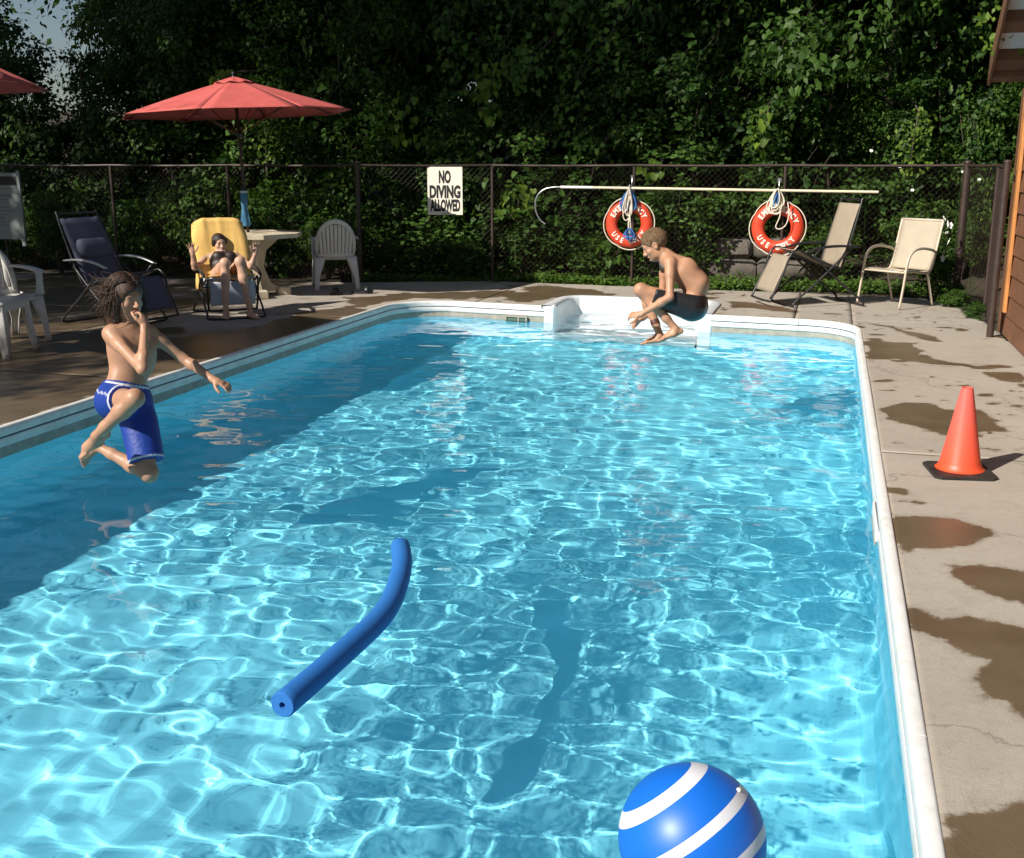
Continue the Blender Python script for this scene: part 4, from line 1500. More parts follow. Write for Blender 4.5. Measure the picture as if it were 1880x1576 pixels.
# ================================================================== PEOPLE: one continuous surface per body
class Body:
    def __init__(self, lo, hi, h):
        self.h = h
        self.o = np.array(lo, float)
        self.n = np.ceil((np.array(hi, float) - self.o) / h).astype(int) + 1
        self.F = np.full(self.n, .5, np.float32)
        self.marks = []
    def _sub(self, lo, hi):
        a = np.clip(np.floor((np.array(lo) - self.o) / self.h).astype(int), 0, self.n - 1)
        b = np.clip(np.ceil((np.array(hi) - self.o) / self.h).astype(int) + 1, 1, self.n)
        if np.any(b <= a):
            return None, None
        sl = tuple(slice(i, j) for i, j in zip(a, b))
        g = np.meshgrid(*[self.o[k] + self.h * np.arange(a[k], b[k]) for k in range(3)], indexing='ij')
        return sl, np.stack(g, -1).astype(np.float32)
    def _mix(self, sl, d, k, op):
        A = self.F[sl]
        if op == 'add':
            if k <= 0:
                self.F[sl] = np.minimum(A, d)
            else:
                h = np.clip(.5 + .5 * (A - d) / k, 0, 1)
                self.F[sl] = A * (1 - h) + d * h - k * h * (1 - h)
        elif op == 'sub':
            h = np.clip(.5 - .5 * (A + d) / k, 0, 1)
            self.F[sl] = A * (1 - h) + (-d) * h + k * h * (1 - h)
    def cone(self, a, b, ra, rb, k=.02, side=None, sc=1.0, op='add'):
        a, b = np.array(a, float), np.array(b, float)
        m = max(ra, rb) * max(1, sc) + k + 2 * self.h
        sl, P = self._sub(np.minimum(a, b) - m, np.maximum(a, b) + m)
        if sl is None: return self
        if side is not None:
            s = np.array(side, float)
            s /= np.linalg.norm(s)
            c0 = (a + b) / 2
            P = P - (1 - 1 / sc) * ((P - c0) @ s)[..., None] * s
            a = a - (1 - 1 / sc) * ((a - c0) @ s) * s
            b = b - (1 - 1 / sc) * ((b - c0) @ s) * s
        ba = b - a
        t = np.clip(((P - a) @ ba) / max(ba @ ba, 1e-9), 0, 1)
        d = np.linalg.norm(P - a - t[..., None] * ba, axis=-1) - (ra + (rb - ra) * t)
        self._mix(sl, d, k, op)
        return self
    def ell(self, c, r, axes=None, k=.02, op='add'):
        c, r = np.array(c, float), np.array(r, float)
        m = r.max() + k + 2 * self.h
        sl, P = self._sub(c - m, c + m)
        if sl is None: return self
        q = P - c
        if axes is not None:
            A = np.array([np.array(x) / np.linalg.norm(x) for x in axes])
            q = q @ A.T
        k0 = np.linalg.norm(q / r, axis=-1)
        k1 = np.linalg.norm(q / (r * r), axis=-1)
        d = k0 * (k0 - 1) / np.maximum(k1, 1e-6)
        self._mix(sl, d, k, op)
        return self
    def cut(self, p, n):
        """remove everything on the +n side of the plane"""
        p, n = np.array(p, float), np.array(n, float)
        n /= np.linalg.norm(n)
        sl, P = self._sub(self.o, self.o + self.h * self.n)
        self.F = np.maximum(self.F, ((P - p) @ n).astype(np.float32)[:self.n[0], :self.n[1], :self.n[2]])
        return self
    def mesh(self):
        F, h = self.F, self.h
        ins = F < 0
        nx, ny, nz = F.shape
        C = sum(ins[a:nx - 1 + a, b:ny - 1 + b, c:nz - 1 + c].astype(np.int8) for a in (0, 1) for b in (0, 1) for c in (0, 1))
        act = (C > 0) & (C < 8)
        I = np.stack(np.nonzero(act), -1)
        pos = np.zeros((len(I), 3))
        num = np.zeros(len(I))
        cor = [(a, b, c) for a in (0, 1) for b in (0, 1) for c in (0, 1)]
        for a in cor:
            for ax in range(3):
                if a[ax]: continue
                b = list(a); b[ax] = 1
                fa = F[I[:, 0] + a[0], I[:, 1] + a[1], I[:, 2] + a[2]]
                fb = F[I[:, 0] + b[0], I[:, 1] + b[1], I[:, 2] + b[2]]
                m = (fa < 0) != (fb < 0)
                t = np.where(m, fa / np.where(m, fa - fb, 1), 0)
                q = np.tile(np.array(a, float), (len(I), 1))
                q[:, ax] += t
                pos[m] += q[m]
                num[m] += 1
        V = self.o + h * (I + pos / num[:, None])
        vid = -np.ones(act.shape, int)
        vid[act] = np.arange(len(I))
        Q = []
        for ax in range(3):
            u, v = (ax + 1) % 3, (ax + 2) % 3
            s0 = [slice(1, -1)] * 3; s0[ax] = slice(0, -1)
            s1 = [slice(1, -1)] * 3; s1[ax] = slice(1, None)
            a, b = ins[tuple(s0)], ins[tuple(s1)]
            J = np.stack(np.nonzero(a != b), -1)
            flip = ~a[a != b]
            off = np.ones(3, int); off[ax] = 0
            J = J + off
            def cell(du, dv):
                K = J.copy()
                K[:, u] += du
                K[:, v] += dv
                return vid[K[:, 0], K[:, 1], K[:, 2]]
            q = np.stack([cell(-1, -1), cell(0, -1), cell(0, 0), cell(-1, 0)], -1)
            q[flip] = q[flip][:, ::-1]
            Q.append(q)
        return V, np.concatenate(Q)
    def build(self, name, m, origin, col=None, parent=None):
        V, Q = self.mesh()
        me = np_mesh(name, V - np.array(origin), Q, m, True)
        if col is not None:
            Cc = np.tile(np.array((*col, 1.0)), (len(V), 1))
            for fn, c, soft in self.marks:
                w = np.clip(fn(V) / soft, 0, 1)[:, None]
                Cc[:, :3] = Cc[:, :3] * (1 - w) + np.array(c) * w
            at = me.color_attributes.new('Col', 'FLOAT_COLOR', 'POINT')
            at.data.foreach_set('color', Cc.astype(np.float32).ravel())
        o = link(name, me, parent)
        if parent is None:
            o.location = origin
        return o
    def spot(self, c, r, color, soft=.004, sc=None, axes=None):
        c = np.array(c, float)
        def fn(V):
            q = V - c
            if axes is not None:
                A = np.array([np.array(x) / np.linalg.norm(x) for x in axes])
                q = q @ A.T
            if sc is not None:
                q = q / np.array(sc)
            return r - np.linalg.norm(q, axis=1)
        self.marks.append((fn, color, soft))

def unit(v):
    v = np.array(v, float)
    return v / np.linalg.norm(v)
def lerp(a, b, t):
    return np.array(a, float) * (1 - t) + np.array(b, float) * t

def do_head(B, c, fwd, up, s=1.0, mouth_open=.0, smile=False, lips=(.45, .16, .13), dark=(.10, .055, .035), brow=(.12, .07, .04), skin=None):
    """c: centre of skull; returns axes"""
    f = unit(fwd)
    u = unit(np.array(up, float) - f * np.dot(up, f))
    r = np.cross(f, u)
    ax = (f, r, u)
    c = np.array(c, float)
    def p(a, b, d):
        return c + (f * a + r * b + u * d) * s
    E = lambda q, rad, k=.012, op='add': B.ell(p(*q), np.array(rad) * s, ax, k, op)
    E((-.008, 0, .022), (.090, .073, .082), .01)
    E((.030, 0, -.045), (.052, .052, .062), .03)
    E((.050, 0, -.088), (.026, .030, .022), .028)
    E((.012, .040, -.062), (.045, .018, .030), .025)
    E((.012, -.040, -.062), (.045, .018, .030), .025)
    E((.068, 0, .012), (.018, .046, .018), .02)
    for sg in (1, -1):
        E((.052, sg * .040, -.030), (.022, .022, .018), .018)
        E((.088, sg * .030, -.004), (.014, .016, .011), .010, 'sub')
        E((.068, sg * .030, -.004), (.0135, .0135, .0125), .004)
        E((-.006, sg * .074, -.010), (.019, .010, .031), .006)
        E((-.002, sg * .082, -.008), (.009, .006, .017), .005, 'sub')
    B.cone(p(.080, 0, .002), p(.101, 0, -.033), .0085 * s, .0125 * s, .010 * s)
    for sg in (1, -1):
        E((.090, sg * .010, -.038), (.010, .008, .007), .006)
    E((.082, 0, -.062), (.012, .022, .008), .008)
    E((.079, 0, -.076 - mouth_open), (.013, .020, .009), .008)
    if mouth_open > 0:
        E((.095, 0, -.069 - mouth_open / 2), (.026, .016, .004 + mouth_open / 2), .003, 'sub')
    # colour marks
    for sg in (1, -1):
        B.spot(p(.084, sg * .030, -.003), .0095 * s, (.50, .44, .40), .002, (1, 1.1, .55), ax)
        B.spot(p(.086, sg * .030, -.003), .0058 * s, (.05, .035, .025), .0015)
        B.spot(p(.080, sg * .031, .017), .017 * s, brow, .004, (1, 1.1, .27), ax)
        B.spot(p(.080, sg * .031, .005), .015 * s, dark, .003, (1, 1.05, .16), ax)
    B.spot(p(.092, 0, -.061), .021 * s, lips, .004, (1, 1, .26), ax)
    B.spot(p(.090, 0, -.077 - mouth_open), .018 * s, lips, .004, (1, 1, .36), ax)
    if mouth_open > 0:
        B.spot(p(.084, 0, -.069 - mouth_open / 2), .016 * s, (.06, .012, .012), .003, (1.3, 1, .45), ax)
    elif smile:
        B.spot(p(.093, 0, -.069), .021 * s, (.78, .74, .68), .003, (1.0, 1, .22), ax)
    return p, ax

def do_hand(B, w, d, n, s=1.0, curl=.5, spread=.12, thumb=1, k=.006, rel=(1, 1, 1, 1)):
    """w wrist, d pointing direction, n back-of-hand normal; fingers curl away from n"""
    d = unit(d)
    n = unit(np.array(n, float) - d * np.dot(n, d))
    sd = np.cross(d, n)          # towards little finger for thumb=-1 mirrored
    w = np.array(w, float)
    P = lambda a, b, c: w + (d * a + sd * b * thumb + n * c) * s
    B.cone(P(-.01, 0, 0), P(.03, 0, 0), .019 * s, .020 * s, .015, sd, 1.25)
    B.cone(P(.03, -.008, 0), P(.062, -.004, 0), .0165 * s, .0145 * s, .012, sd, 2.1)
    lens = (.062, .070, .066, .052)
    for i in range(4):
        y = (-.0265 + .0178 * i)
        base = P(.070, y, .001)
        fan = spread * (i - 1.5)
        dd = unit(d + sd * thumb * fan)
        cur, ang = base, 0.0
        L = lens[i] * s
        r0 = (.0088, .0092, .0086, .0078)[i] * s
        for j, fr in enumerate((.45, .32, .23)):
            ang += curl * rel[i] * (1.05, 1.15, .8)[j]
            v = dd * math.cos(ang) - n * math.sin(ang)
            nx = cur + v * L * fr
            B.cone(cur, nx, r0 * (1 - .10 * j), r0 * (1 - .10 * (j + 1)), k * .6)
            cur = nx
    # thumb from the side of the palm
    cur = P(.022, -.026, -.006)
    dt_ = unit(d * .62 - sd * thumb * .75 - n * .25)
    for j, (l, r_) in enumerate(((.034, .0115), (.028, .0105), (.022, .0095))):
        nx = cur + dt_ * l * s
        B.cone(cur, nx, r_ * s, r_ * .93 * s, k)
        cur = nx
        dt_ = unit(dt_ + d * .35 + sd * thumb * .35 * curl - n * .25 * curl)

def do_foot(B, an, toe_dir, up, s=1.0, sole=None):
    """an ankle; foot points along toe_dir, up is towards the shin"""
    d = unit(toe_dir)
    u = unit(np.array(up, float) - d * np.dot(up, d))
    sd = np.cross(d, u)
    an = np.array(an, float)
    P = lambda a, b, c: an + (d * a + sd * b + u * c) * s
    B.cone(P(-.038, 0, -.042), P(.01, 0, -.045), .024 * s, .025 * s, .02)
    B.cone(P(.0, 0, -.018), P(.09, .004, -.045), .029 * s, .019 * s, .02, sd, 1.15)
    B.cone(P(.02, 0, -.048), P(.115, .004, -.053), .023 * s, .016 * s, .015, sd, 1.75)
    for i, (y, l, r_) in enumerate(((-.026, .045, .0115), (-.009, .043, .0082), (.006, .037, .0078), (.019, .030, .0075), (.031, .023, .0075))):
        B.cone(P(.115 - .006 * i, y * .95, -.055), P(.115 - .006 * i + l, y * 1.05, -.060), r_ * s, r_ * .85 * s, .005)

def do_arm(B, sh, el, wr, s=1.0, k=.02):
    B.cone(sh, lerp(sh, el, .35), .040 * s, .0345 * s, .03)
    B.cone(lerp(sh, el, .3), el, .0345 * s, .0285 * s, k)
    B.cone(el, lerp(el, wr, .3), .029 * s, .0305 * s, k)
    B.cone(lerp(el, wr, .3), wr, .0305 * s, .0195 * s, k)

def do_leg(B, hip, kn, an, s=1.0, k=.025, back=None):
    B.cone(hip, lerp(hip, kn, .5), .074 * s, .062 * s, .04)
    B.cone(lerp(hip, kn, .5), kn, .062 * s, .046 * s, k)
    B.ell(kn, np.array((.046, .046, .046)) * s, None, k)
    mid = lerp(kn, an, .32)
    if back is not None:
        mid = mid + unit(back) * .012 * s
    B.cone(kn, mid, .043 * s, .046 * s, k)
    B.cone(mid, lerp(kn, an, .75), .046 * s, .030 * s, k)
    B.cone(lerp(kn, an, .75), an, .030 * s, .0265 * s, k)

def skin_mat(name, rough=.45):
    m = mat(name, (.5, .3, .2), rough, var=.13, scale=11, bump=.10, bscale=140, attr='Col', spec=.38)
    b = m.node_tree.nodes['Principled BSDF']
    b.inputs['Subsurface Weight'].default_value = .05
    b.inputs['Subsurface Radius'].default_value = (.012, .005, .003)
    b.inputs['Subsurface Scale'].default_value = 1.0
    return m
M_skin = skin_mat('suntanned_skin')
M_hair_brown = mat('wet_brown_hair', (.055, .027, .015), .42, var=.45, scale=60, bump=.5, bscale=180, spec=.5)
M_hair_blond = mat('short_fair_hair', (.17, .10, .048), .6, var=.4, scale=60, bump=.9, bscale=260)
M_hair_dark = mat('dark_hair', (.022, .012, .010), .45, var=.4, scale=60, bump=.5, bscale=180)
M_shorts_blue = mat('blue_swim_cloth', (.01, .03, .25), .55, bump=.35, bscale=45, attr='Col')
M_shorts_black = mat('black_swim_cloth', (.014, .014, .016), .42, bump=.4, bscale=40, attr='Col')
M_suit = mat('dark_swimsuit_cloth', (.03, .018, .016), .5, bump=.2, bscale=120)

# ------------------------------------------------------------------ BOY A: long hair, mid jump, pinching his nose
shR, shL = (-3.665, 4.955, .675), (-3.535, 5.135, .660)
elR, wrR = (-3.395, 4.835, .515), (-3.462, 4.978, .715)
elL, wrL = (-3.395, 5.21, .51), (-3.205, 5.20, .402)
hips = np.array((-3.625, 4.975, .315))
hipR, hipL = (-3.64, 4.895, .312), (-3.60, 5.035, .290)
knR, anR = (-3.335, 4.665, .400), (-3.570, 4.640, .190)
knL, anL = (-3.455, 4.905, -.072), (-3.762, 4.915, .048)
A = Body((-4.02, 4.42, -.20), (-2.98, 5.42, 1.12), .0055)
fA = unit((.84, -.53, 0))
sA = unit(np.array(shL) - np.array(shR))
chest = (np.array(shR) + np.array(shL)) / 2 - np.array((0, 0, .105))
spine = unit(chest - hips)
tf = unit(np.cross(sA, spine)) 
if np.dot(tf, fA) < 0: tf = -tf
A.ell(hips + np.array((0, 0, .01)), (.115, .080, .095), (sA, tf, spine), .03)
A.cone(hips, chest, .076, .082, .04, sA, 1.28)
A.ell(chest + np.array((0, 0, .01)), (.128, .086, .140), (sA, tf, spine), .05)
A.ell(hips + spine * .09 + tf * .03, (.085, .055, .08), (sA, tf, spine), .04)
A.cone(lerp(shR, shL, .1), lerp(shR, shL, .9), .042, .042, .05)
for sg in (1, -1):
    A.ell(chest + tf * .062 + sA * .055 * sg + spine * .045, (.05, .022, .04), (sA, tf, spine), .03)
    A.spot(chest + tf * .085 + sA * .062 * sg + spine * .03, .010, (.30, .13, .09), .004)
    A.ell(chest - tf * .06 + sA * .07 * sg + spine * .05, (.05, .03, .06), (sA, tf, spine), .04)
A.spot(hips + spine * .095 + tf * .085, .012, (.16, .07, .045), .006)
do_arm(A, shR, elR, wrR, .93)
do_arm(A, shL, elL, wrL, .93)
do_leg(A, hipR, knR, anR, .93)
do_leg(A, hipL, knL, anL, .93)
nk = (-3.605, 5.045, .705)
hc = np.array((-3.612, 5.052, .858))
hf, hu = unit((.94, -.33, -.10)), unit((-.10, .02, 1))
A.cone(nk, hc + np.array((-.01, 0, -.05)), .043, .042, .025)
A.cone(lerp(nk, shR, .1), lerp(nk, shR, .75), .034, .030, .03)
A.cone(lerp(nk, shL, .1), lerp(nk, shL, .75), .034, .030, .03)
skinA = (.42, .235, .148)
pA, axA = do_head(A, hc, hf, hu, .96, skin=skinA)
do_hand(A, wrR, (-.06, .10, .16), (.9, -.3, -.1), .86, .55, .02, 1)
do_hand(A, wrL, (.20, .02, -.07), (.1, -.2, 1), .86, .30, .10, -1)
do_foot(A, anR, (-.20, -.05, -.13), (.30, -.25, .35), .98)
do_foot(A, anL, (-.50, -.25, -.75), (.8, -.45, -.2), .98)
boyA = A.build('person', M_skin, tuple(hips), skinA)
tag(boyA, 'boy in blue shorts and wet long hair jumping in, pinching his nose, one arm out', 'person')

SA = Body((-3.85, 4.58, -.12), (-3.20, 5.20, .50), .0065)
SA.ell(hips + np.array((0, 0, .0)), (.128, .095, .10), (sA, tf, spine), .03)
SA.cone(hips, hips + spine * .085, .094, .093, .03, sA, 1.22)
SA.cone(hipR, lerp(hipR, knR, .60), .092, .082, .05)
SA.cone(hipL, lerp(hipL, knL, .92), .092, .076, .05)
SA.cone(lerp(hipL, knL, .3), lerp(hipL, knL, .95), .086, .084, .04, sA, 1.08)
# hems and waist cut straight
SA2 = SA
def cut_leg(Bd, hip, kn, t, other):
    d = unit(np.array(kn) - np.array(hip))
    p = lerp(hip, kn, t)
    sl, P = Bd._sub(Bd.o, Bd.o + Bd.h * Bd.n)
    P = P[:Bd.n[0], :Bd.n[1], :Bd.n[2]]
    al = (P - p) @ d
    rad = np.linalg.norm(P - p - al[..., None] * d, axis=-1)
    d2 = unit(np.array(other[1]) - np.array(other[0]))
    tt = np.clip(((P - np.array(other[0])) @ d2), 0, .5)
    r2_ = np.linalg.norm(P - np.array(other[0]) - tt[..., None] * d2, axis=-1)
    near = (rad < r2_ + .02)
    Bd.F = np.where(near, np.maximum(Bd.F, al.astype(np.float32)), Bd.F)
    return p, d
pr, dr = cut_leg(SA, hipR, knR, .54, (hipL, knL))
pl, dl = cut_leg(SA, hipL, knL, .83, (hipR, knR))
SA.cut(hips + spine * .088 - tf * .01, spine + tf * .12 * -1)
SA.marks.append((lambda V: .007 - np.abs((V - pr) @ dr + .007) - (np.linalg.norm(V - pr, axis=1) > .13), (.72, .70, .74), .003))
SA.marks.append((lambda V: .006 - np.abs((V - pl) @ dl + .007) - (np.linalg.norm(V - pl, axis=1) > .13), (.72, .70, .74), .003))
SA.marks.append((lambda V: .006 - np.abs((V - hips) @ spine - .080) - ((V - hips) @ tf < .02), (.70, .70, .74), .003))
def stripe(V):
    q = V - hips
    a, b = q @ spine, q @ tf
    z = .030 - .022 * np.tanh((b + .02) * 30) + .004 * np.sin(b * 90)
    dash = np.where(b > .0, np.sin(b * 260) * .006, .006)
    return np.minimum(.0065 - np.abs(a - z - .01), dash) - (q @ sA > -.02)
SA.marks.append((stripe, (.74, .74, .78), .002))
SA.marks.append((lambda V: np.minimum(.006 - np.abs((V - hips) @ tf + .082), .07 - np.abs((V - hips) @ spine + .03)) - ((V - hips) @ sA > .0), (.55, .6, .75), .003))
SA.build('swim_shorts', M_shorts_blue, tuple(hips), (.004, .036, .26), boyA)

HA = Body((-3.86, 4.86, .62), (-3.42, 5.26, 1.06), .005)
HA.ell(pA(-.016, 0, .032), (.103, .088, .096), axA, .01)
HA.ell(pA(.108, 0, -.045), (.085, .085, .095), axA, .012, 'sub')
rh = random.Random(9)
HS = MB()
for i in range(46):
    a = R(rh.uniform(66, 294))
    P0 = pA(-.016 + .080 * math.cos(a), .072 * math.sin(a), .05 * rh.uniform(-.2, 1))
    ln = rh.uniform(.10, .17)
    P2 = P0 - axA[0] * rh.uniform(.01, .05) + axA[1] * math.sin(a) * .02 - np.array((0, 0, ln))
    HA.cone(P0, lerp(P0, P2, .5), .016, .015, .012)
    HA.cone(lerp(P0, P2, .5), P2, .015, .006, .012)
for i in range(900):                                    # hair combed by the air from the parting over the sides and back
    sd_ = 1 if rh.random() < .5 else -1
    x0_ = rh.uniform(-.085, .086)
    back_ = rh.uniform(.02, .10) + max(0, x0_) * .8
    lay = rh.uniform(1.0, 1.13)
    tmax = rh.uniform(1.35, 1.85)
    ln = rh.uniform(.05, .16)
    if x0_ > .055:
        ln, back_ = rh.uniform(.004, .02), back_ + .05
    wv, ph = rh.uniform(.003, .010), rh.uniform(0, 6.28)
    pts = []
    for q in range(7):
        t_ = tmax * (.02 + .98 * q / 6)
        x_ = x0_ - back_ * (q / 6) ** 1.3
        rr = math.sqrt(max(.15, 1 - ((x_ + .016) / .112) ** 2))
        pts.append(pA(x_ + wv * math.sin(q * 1.9 + ph), sd_ * (.093 * rr * math.sin(t_) * lay + wv * math.sin(q * 2.3 + ph)), .030 + .100 * rr * lay * math.cos(t_)))
    e_ = pts[-1]
    for q in range(1, 4):
        pts.append(e_ - np.array((0, 0, ln * q / 3)) - axA[0] * (.012 * q * rh.uniform(.2, 1.3)) + axA[1] * sd_ * wv * 1.6 * math.sin(q * 2 + ph) + axA[2] * 0)
    r0 = rh.uniform(.0012, .0027)
    HS.tube([p_ - hips for p_ in pts], [r0] * 7 + [r0 * .8, r0 * .5, r0 * .15], 4, flat=.8)
for i in range(700):                                    # loose wet strands over the mass
    a = R(rh.uniform(58, 302))
    el = rh.uniform(-.5, 1.35)
    P0 = pA(-.016 + .104 * math.cos(a) * math.cos(el), .089 * math.sin(a) * math.cos(el), .032 + .096 * math.sin(el))
    ln = rh.uniform(.06, .20)
    wild = rh.random() < .14
    out_ = (axA[0] * math.cos(a) + axA[1] * math.sin(a)) * rh.uniform(.01, .05 if not wild else .10)
    bk = -axA[0] * rh.uniform(.0, .05 if not wild else .10)
    wob = np.array([rh.uniform(-.014, .014) for _ in range(3)])
    P1 = P0 + out_ * .8 + bk * .4 - np.array((0, 0, ln * .3)) + wob
    P2 = P0 + out_ * 1.0 + bk * .8 - np.array((0, 0, ln * .65)) - wob
    P3_ = P0 + out_ * .9 + bk * 1.1 - np.array((0, 0, ln)) + wob
    if wild:
        P2 = P2 + np.array((-.02, 0, .05)); P3_ = P3_ + np.array((-.03, 0, .11 * rh.random()))
    r0 = rh.uniform(.0012, .0026)
    HS.tube(bez(P0 - hips, P1 - hips, P2 - hips, P3_ - hips, 5), [r0, r0, r0 * .9, r0 * .7, r0 * .5, r0 * .15], 4, flat=.7)
hs_ = HS.build('hair_strands', M_hair_brown, boyA, True)
hs_['kind'] = 'stuff'
HA.build('hair', M_hair_brown, tuple(hips), None, boyA)

# ------------------------------------------------------------------ BOY B: short fair hair, black shorts, cannonball tuck
B_ = Body((-1.46, 7.60, .20), (-.74, 8.22, 1.16), .0055)
shN, shF = (-1.085, 7.835, .872), (-1.155, 8.085, .850)
elN, wrN = (-1.062, 7.722, .640), (-1.262, 7.715, .512)
elF, wrF = (-1.165, 8.06, .600), (-1.275, 7.885, .462)
hipB = np.array((-.925, 7.945, .555))
hN, hF_ = (-.925, 7.86, .560), (-.935, 8.02, .550)
knN, anN = (-1.280, 7.775, .680), (-1.030, 7.80, .412)
knF, anF = (-1.285, 7.955, .640), (-1.150, 7.875, .352)
sB = unit(np.array(shF) - np.array(shN))
mid = (-.905, 7.965, .715)
chB = np.array((-1.01, 7.965, .805))
neckB = np.array((-1.130, 7.965, .905))
upB = unit(neckB - hipB)
B_.ell(hipB + np.array((.01, 0, .0)), (.085, .115, .095), (unit((1, 0, .1)), sB, unit((0, 0, 1))), .03)
B_.cone(hipB, mid, .078, .080, .04, sB, 1.30)
B_.cone(mid, chB, .080, .088, .05, sB, 1.36)
tb = unit(np.cross(sB, unit(chB - np.array(mid))))
B_.ell(lerp(mid, chB, .75), (.125, .085, .13), (sB, tb, unit(chB - np.array(mid))), .05)
B_.cone(lerp(shN, shF, .08), lerp(shN, shF, .92), .045, .045, .05)
B_.cone(chB, neckB, .07, .05, .05, sB, 1.25)
for sg in (1, -1):       # shoulder blades
    B_.ell(np.array((-.965, 7.965, .852)) + sB * .065 * sg, (.035, .03, .055), (unit((.7, 0, .7)), sB, unit((.7, 0, -.7))), .03)
do_arm(B_, shN, elN, wrN, .95)
do_arm(B_, shF, elF, wrF, .95)
do_leg(B_, hN, knN, anN, .93)
do_leg(B_, hF_, knF, anF, .93)
hcB = np.array((-1.218, 7.962, .990))
fB, uB = unit((-.86, -.10, -.52)), unit((-.50, 0, .86))
B_.cone(neckB, hcB + np.array((.045, 0, -.045)), .047, .045, .025)
skinB = (.44, .235, .142)
pB, axB = do_head(B_, hcB, fB, uB, .98, mouth_open=.010, brow=(.30, .18, .10))
do_hand(B_, wrN, (-.9, .15, -.08), (-.1, -.6, .75), .88, .40, .04, 1)
do_hand(B_, wrF, (-.7, -.55, -.35), (-.2, .3, .8), .88, .42, .04, -1)
do_foot(B_, anN, (-.85, -.30, -.28), (-.4, .0, .9), .88)
do_foot(B_, anF, (-.86, -.22, -.12), (.1, .0, .95), .88)
B_.marks.append((lambda V: np.minimum(.022 - np.abs((V - lerp(knF, anF, .72)) @ unit(np.array(anF) - np.array(knF))), .06 - np.linalg.norm(V - lerp(knF, anF, .72), axis=1)), (.09, .035, .03), .004))
boyB = B_.build('person', M_skin, tuple(hipB), skinB)
tag(boyB, 'fair haired boy in black shorts tucked into a cannonball above the water', 'person')
SB = Body((-1.30, 7.66, .38), (-.76, 8.20, .78), .0065)
SB.ell(hipB + np.array((.008, 0, .0)), (.098, .128, .105), (unit((1, 0, .1)), sB, unit((0, 0, 1))), .03)
SB.cone(hipB, lerp(hipB, mid, .55), .095, .095, .03, sB, 1.26)
SB.cone(hN, lerp(hN, knN, .92), .100, .086, .04)
SB.cone(hF_, lerp(hF_, knF, .92), .098, .082, .04)
pn, dn = cut_leg(SB, hN, knN, .74, (hF_, knF))
cut_leg(SB, hF_, knF, .74, (hN, knN))
SB.cut(lerp(hipB, mid, .50), unit(np.array(mid) - hipB))
SB.spot((-.93, 7.80, .625), .012, (.30, .33, .36), .003)
SB.build('swim_shorts', M_shorts_black, tuple(hipB), (.012, .012, .014), boyB)
HB = Body((-1.40, 7.82, .85), (-1.06, 8.10, 1.14), .0045)
HB.ell(pB(-.012, 0, .030), (.097, .081, .087), axB, .01)
HB.ell(pB(.085, 0, -.050), (.085, .10, .090), axB, .01, 'sub')
HB.ell(pB(-.02, 0, -.115), (.085, .12, .060), axB, .015, 'sub')
for sg in (1, -1):
    HB.ell(pB(.005, sg * .085, -.022), (.026, .03, .040), axB, .008, 'sub')
for i in range(90):
    a, e = rh.uniform(0, 6.28), rh.uniform(.15, 1.35)
    d = np.array((math.cos(a) * math.cos(e), math.sin(a) * math.cos(e), math.sin(e)))
    if d[0] > .55 and d[2] < .5: continue
    q = pB(-.012 + .092 * d[0], .076 * d[1], .030 + .082 * d[2])
    q2 = q + (axB[0] * (.4 + d[0]) + axB[1] * d[1] * .7 + axB[2] * d[2]) * .007
    HB.cone(q, q2, .007, .003, .006)
HB.build('hair', M_hair_blond, tuple(hipB), None, boyB)
HT = MB()
for i in range(520):
    a, e = rh.uniform(0, 6.28), rh.uniform(-.35, 1.4)
    d = np.array((math.cos(a) * math.cos(e), math.sin(a) * math.cos(e), math.sin(e)))
    if (d[0] > .45 and d[2] < .62) or (d[2] < -.1 and d[0] > -.35): continue
    q = pB(-.012 + .096 * d[0], .080 * d[1], .030 + .086 * d[2]) - hipB
    n_ = axB[0] * d[0] + axB[1] * d[1] + axB[2] * d[2]
    fl_ = axB[0] * rh.uniform(-.2, .6) - axB[2] * rh.uniform(.0, .7) + axB[1] * rh.uniform(-.4, .4)
    ln = rh.uniform(.009, .020)
    r0 = rh.uniform(.0016, .003)
    HT.tube([q - n_ * .003, q + n_ * ln * .35 + fl_ * ln * .4, q + n_ * ln * .5 + fl_ * ln], [r0, r0 * .9, r0 * .2], 4)
ht_ = HT.build('hair_strands', M_hair_blond, boyB, True)
ht_['kind'] = 'stuff'

# ------------------------------------------------------------------ WOMAN reclining on the yellow towel
cW = np.array(WBASE)
fW, sW = np.array((math.cos(R(-49)), math.sin(R(-49)), 0)), np.array((-math.sin(R(-49)), math.cos(R(-49)), 0))
def W3(u, v, z):
    """u towards the pool (her front), v to the right of the picture"""
    return cW + fW * u + sW * v + np.array((0, 0, z))
WB = Body(cW + (-.75, -.75, -.02), cW + (.78, .78, 1.0), .0075)
hipW = W3(-.02, 0, .475)
chW = W3(-.20, 0, .61)
nkW = W3(-.285, -.005, .705)
axW = (sW, unit(np.cross(unit(chW - hipW), sW)), unit(chW - hipW))
WB.ell(hipW, (.165, .105, .11), (sW, fW, (0, 0, 1)), .04)
WB.cone(hipW, chW, .095, .105, .05, sW, 1.38)
WB.ell(chW, (.155, .105, .13), axW, .05)
for sg in (1, -1):
    WB.ell(chW + fW * .055 + sW * .07 * sg + np.array((0, 0, .065)), (.065, .06, .06), None, .03)
wsl, wsr = W3(-.255, -.175, .672), W3(-.25, .17, .672)
WB.cone(lerp(wsl, wsr, .1), lerp(wsl, wsr, .9), .050, .050, .05)
WB.cone(chW, nkW, .07, .048, .05, sW, 1.3)
wel, wwl = W3(-.14, -.345, .555), W3(-.10, -.365, .715)
wer, wwr = W3(-.12, .30, .545), W3(-.07, .350, .695)
do_arm(WB, wsl, wel, wwl, 1.12)
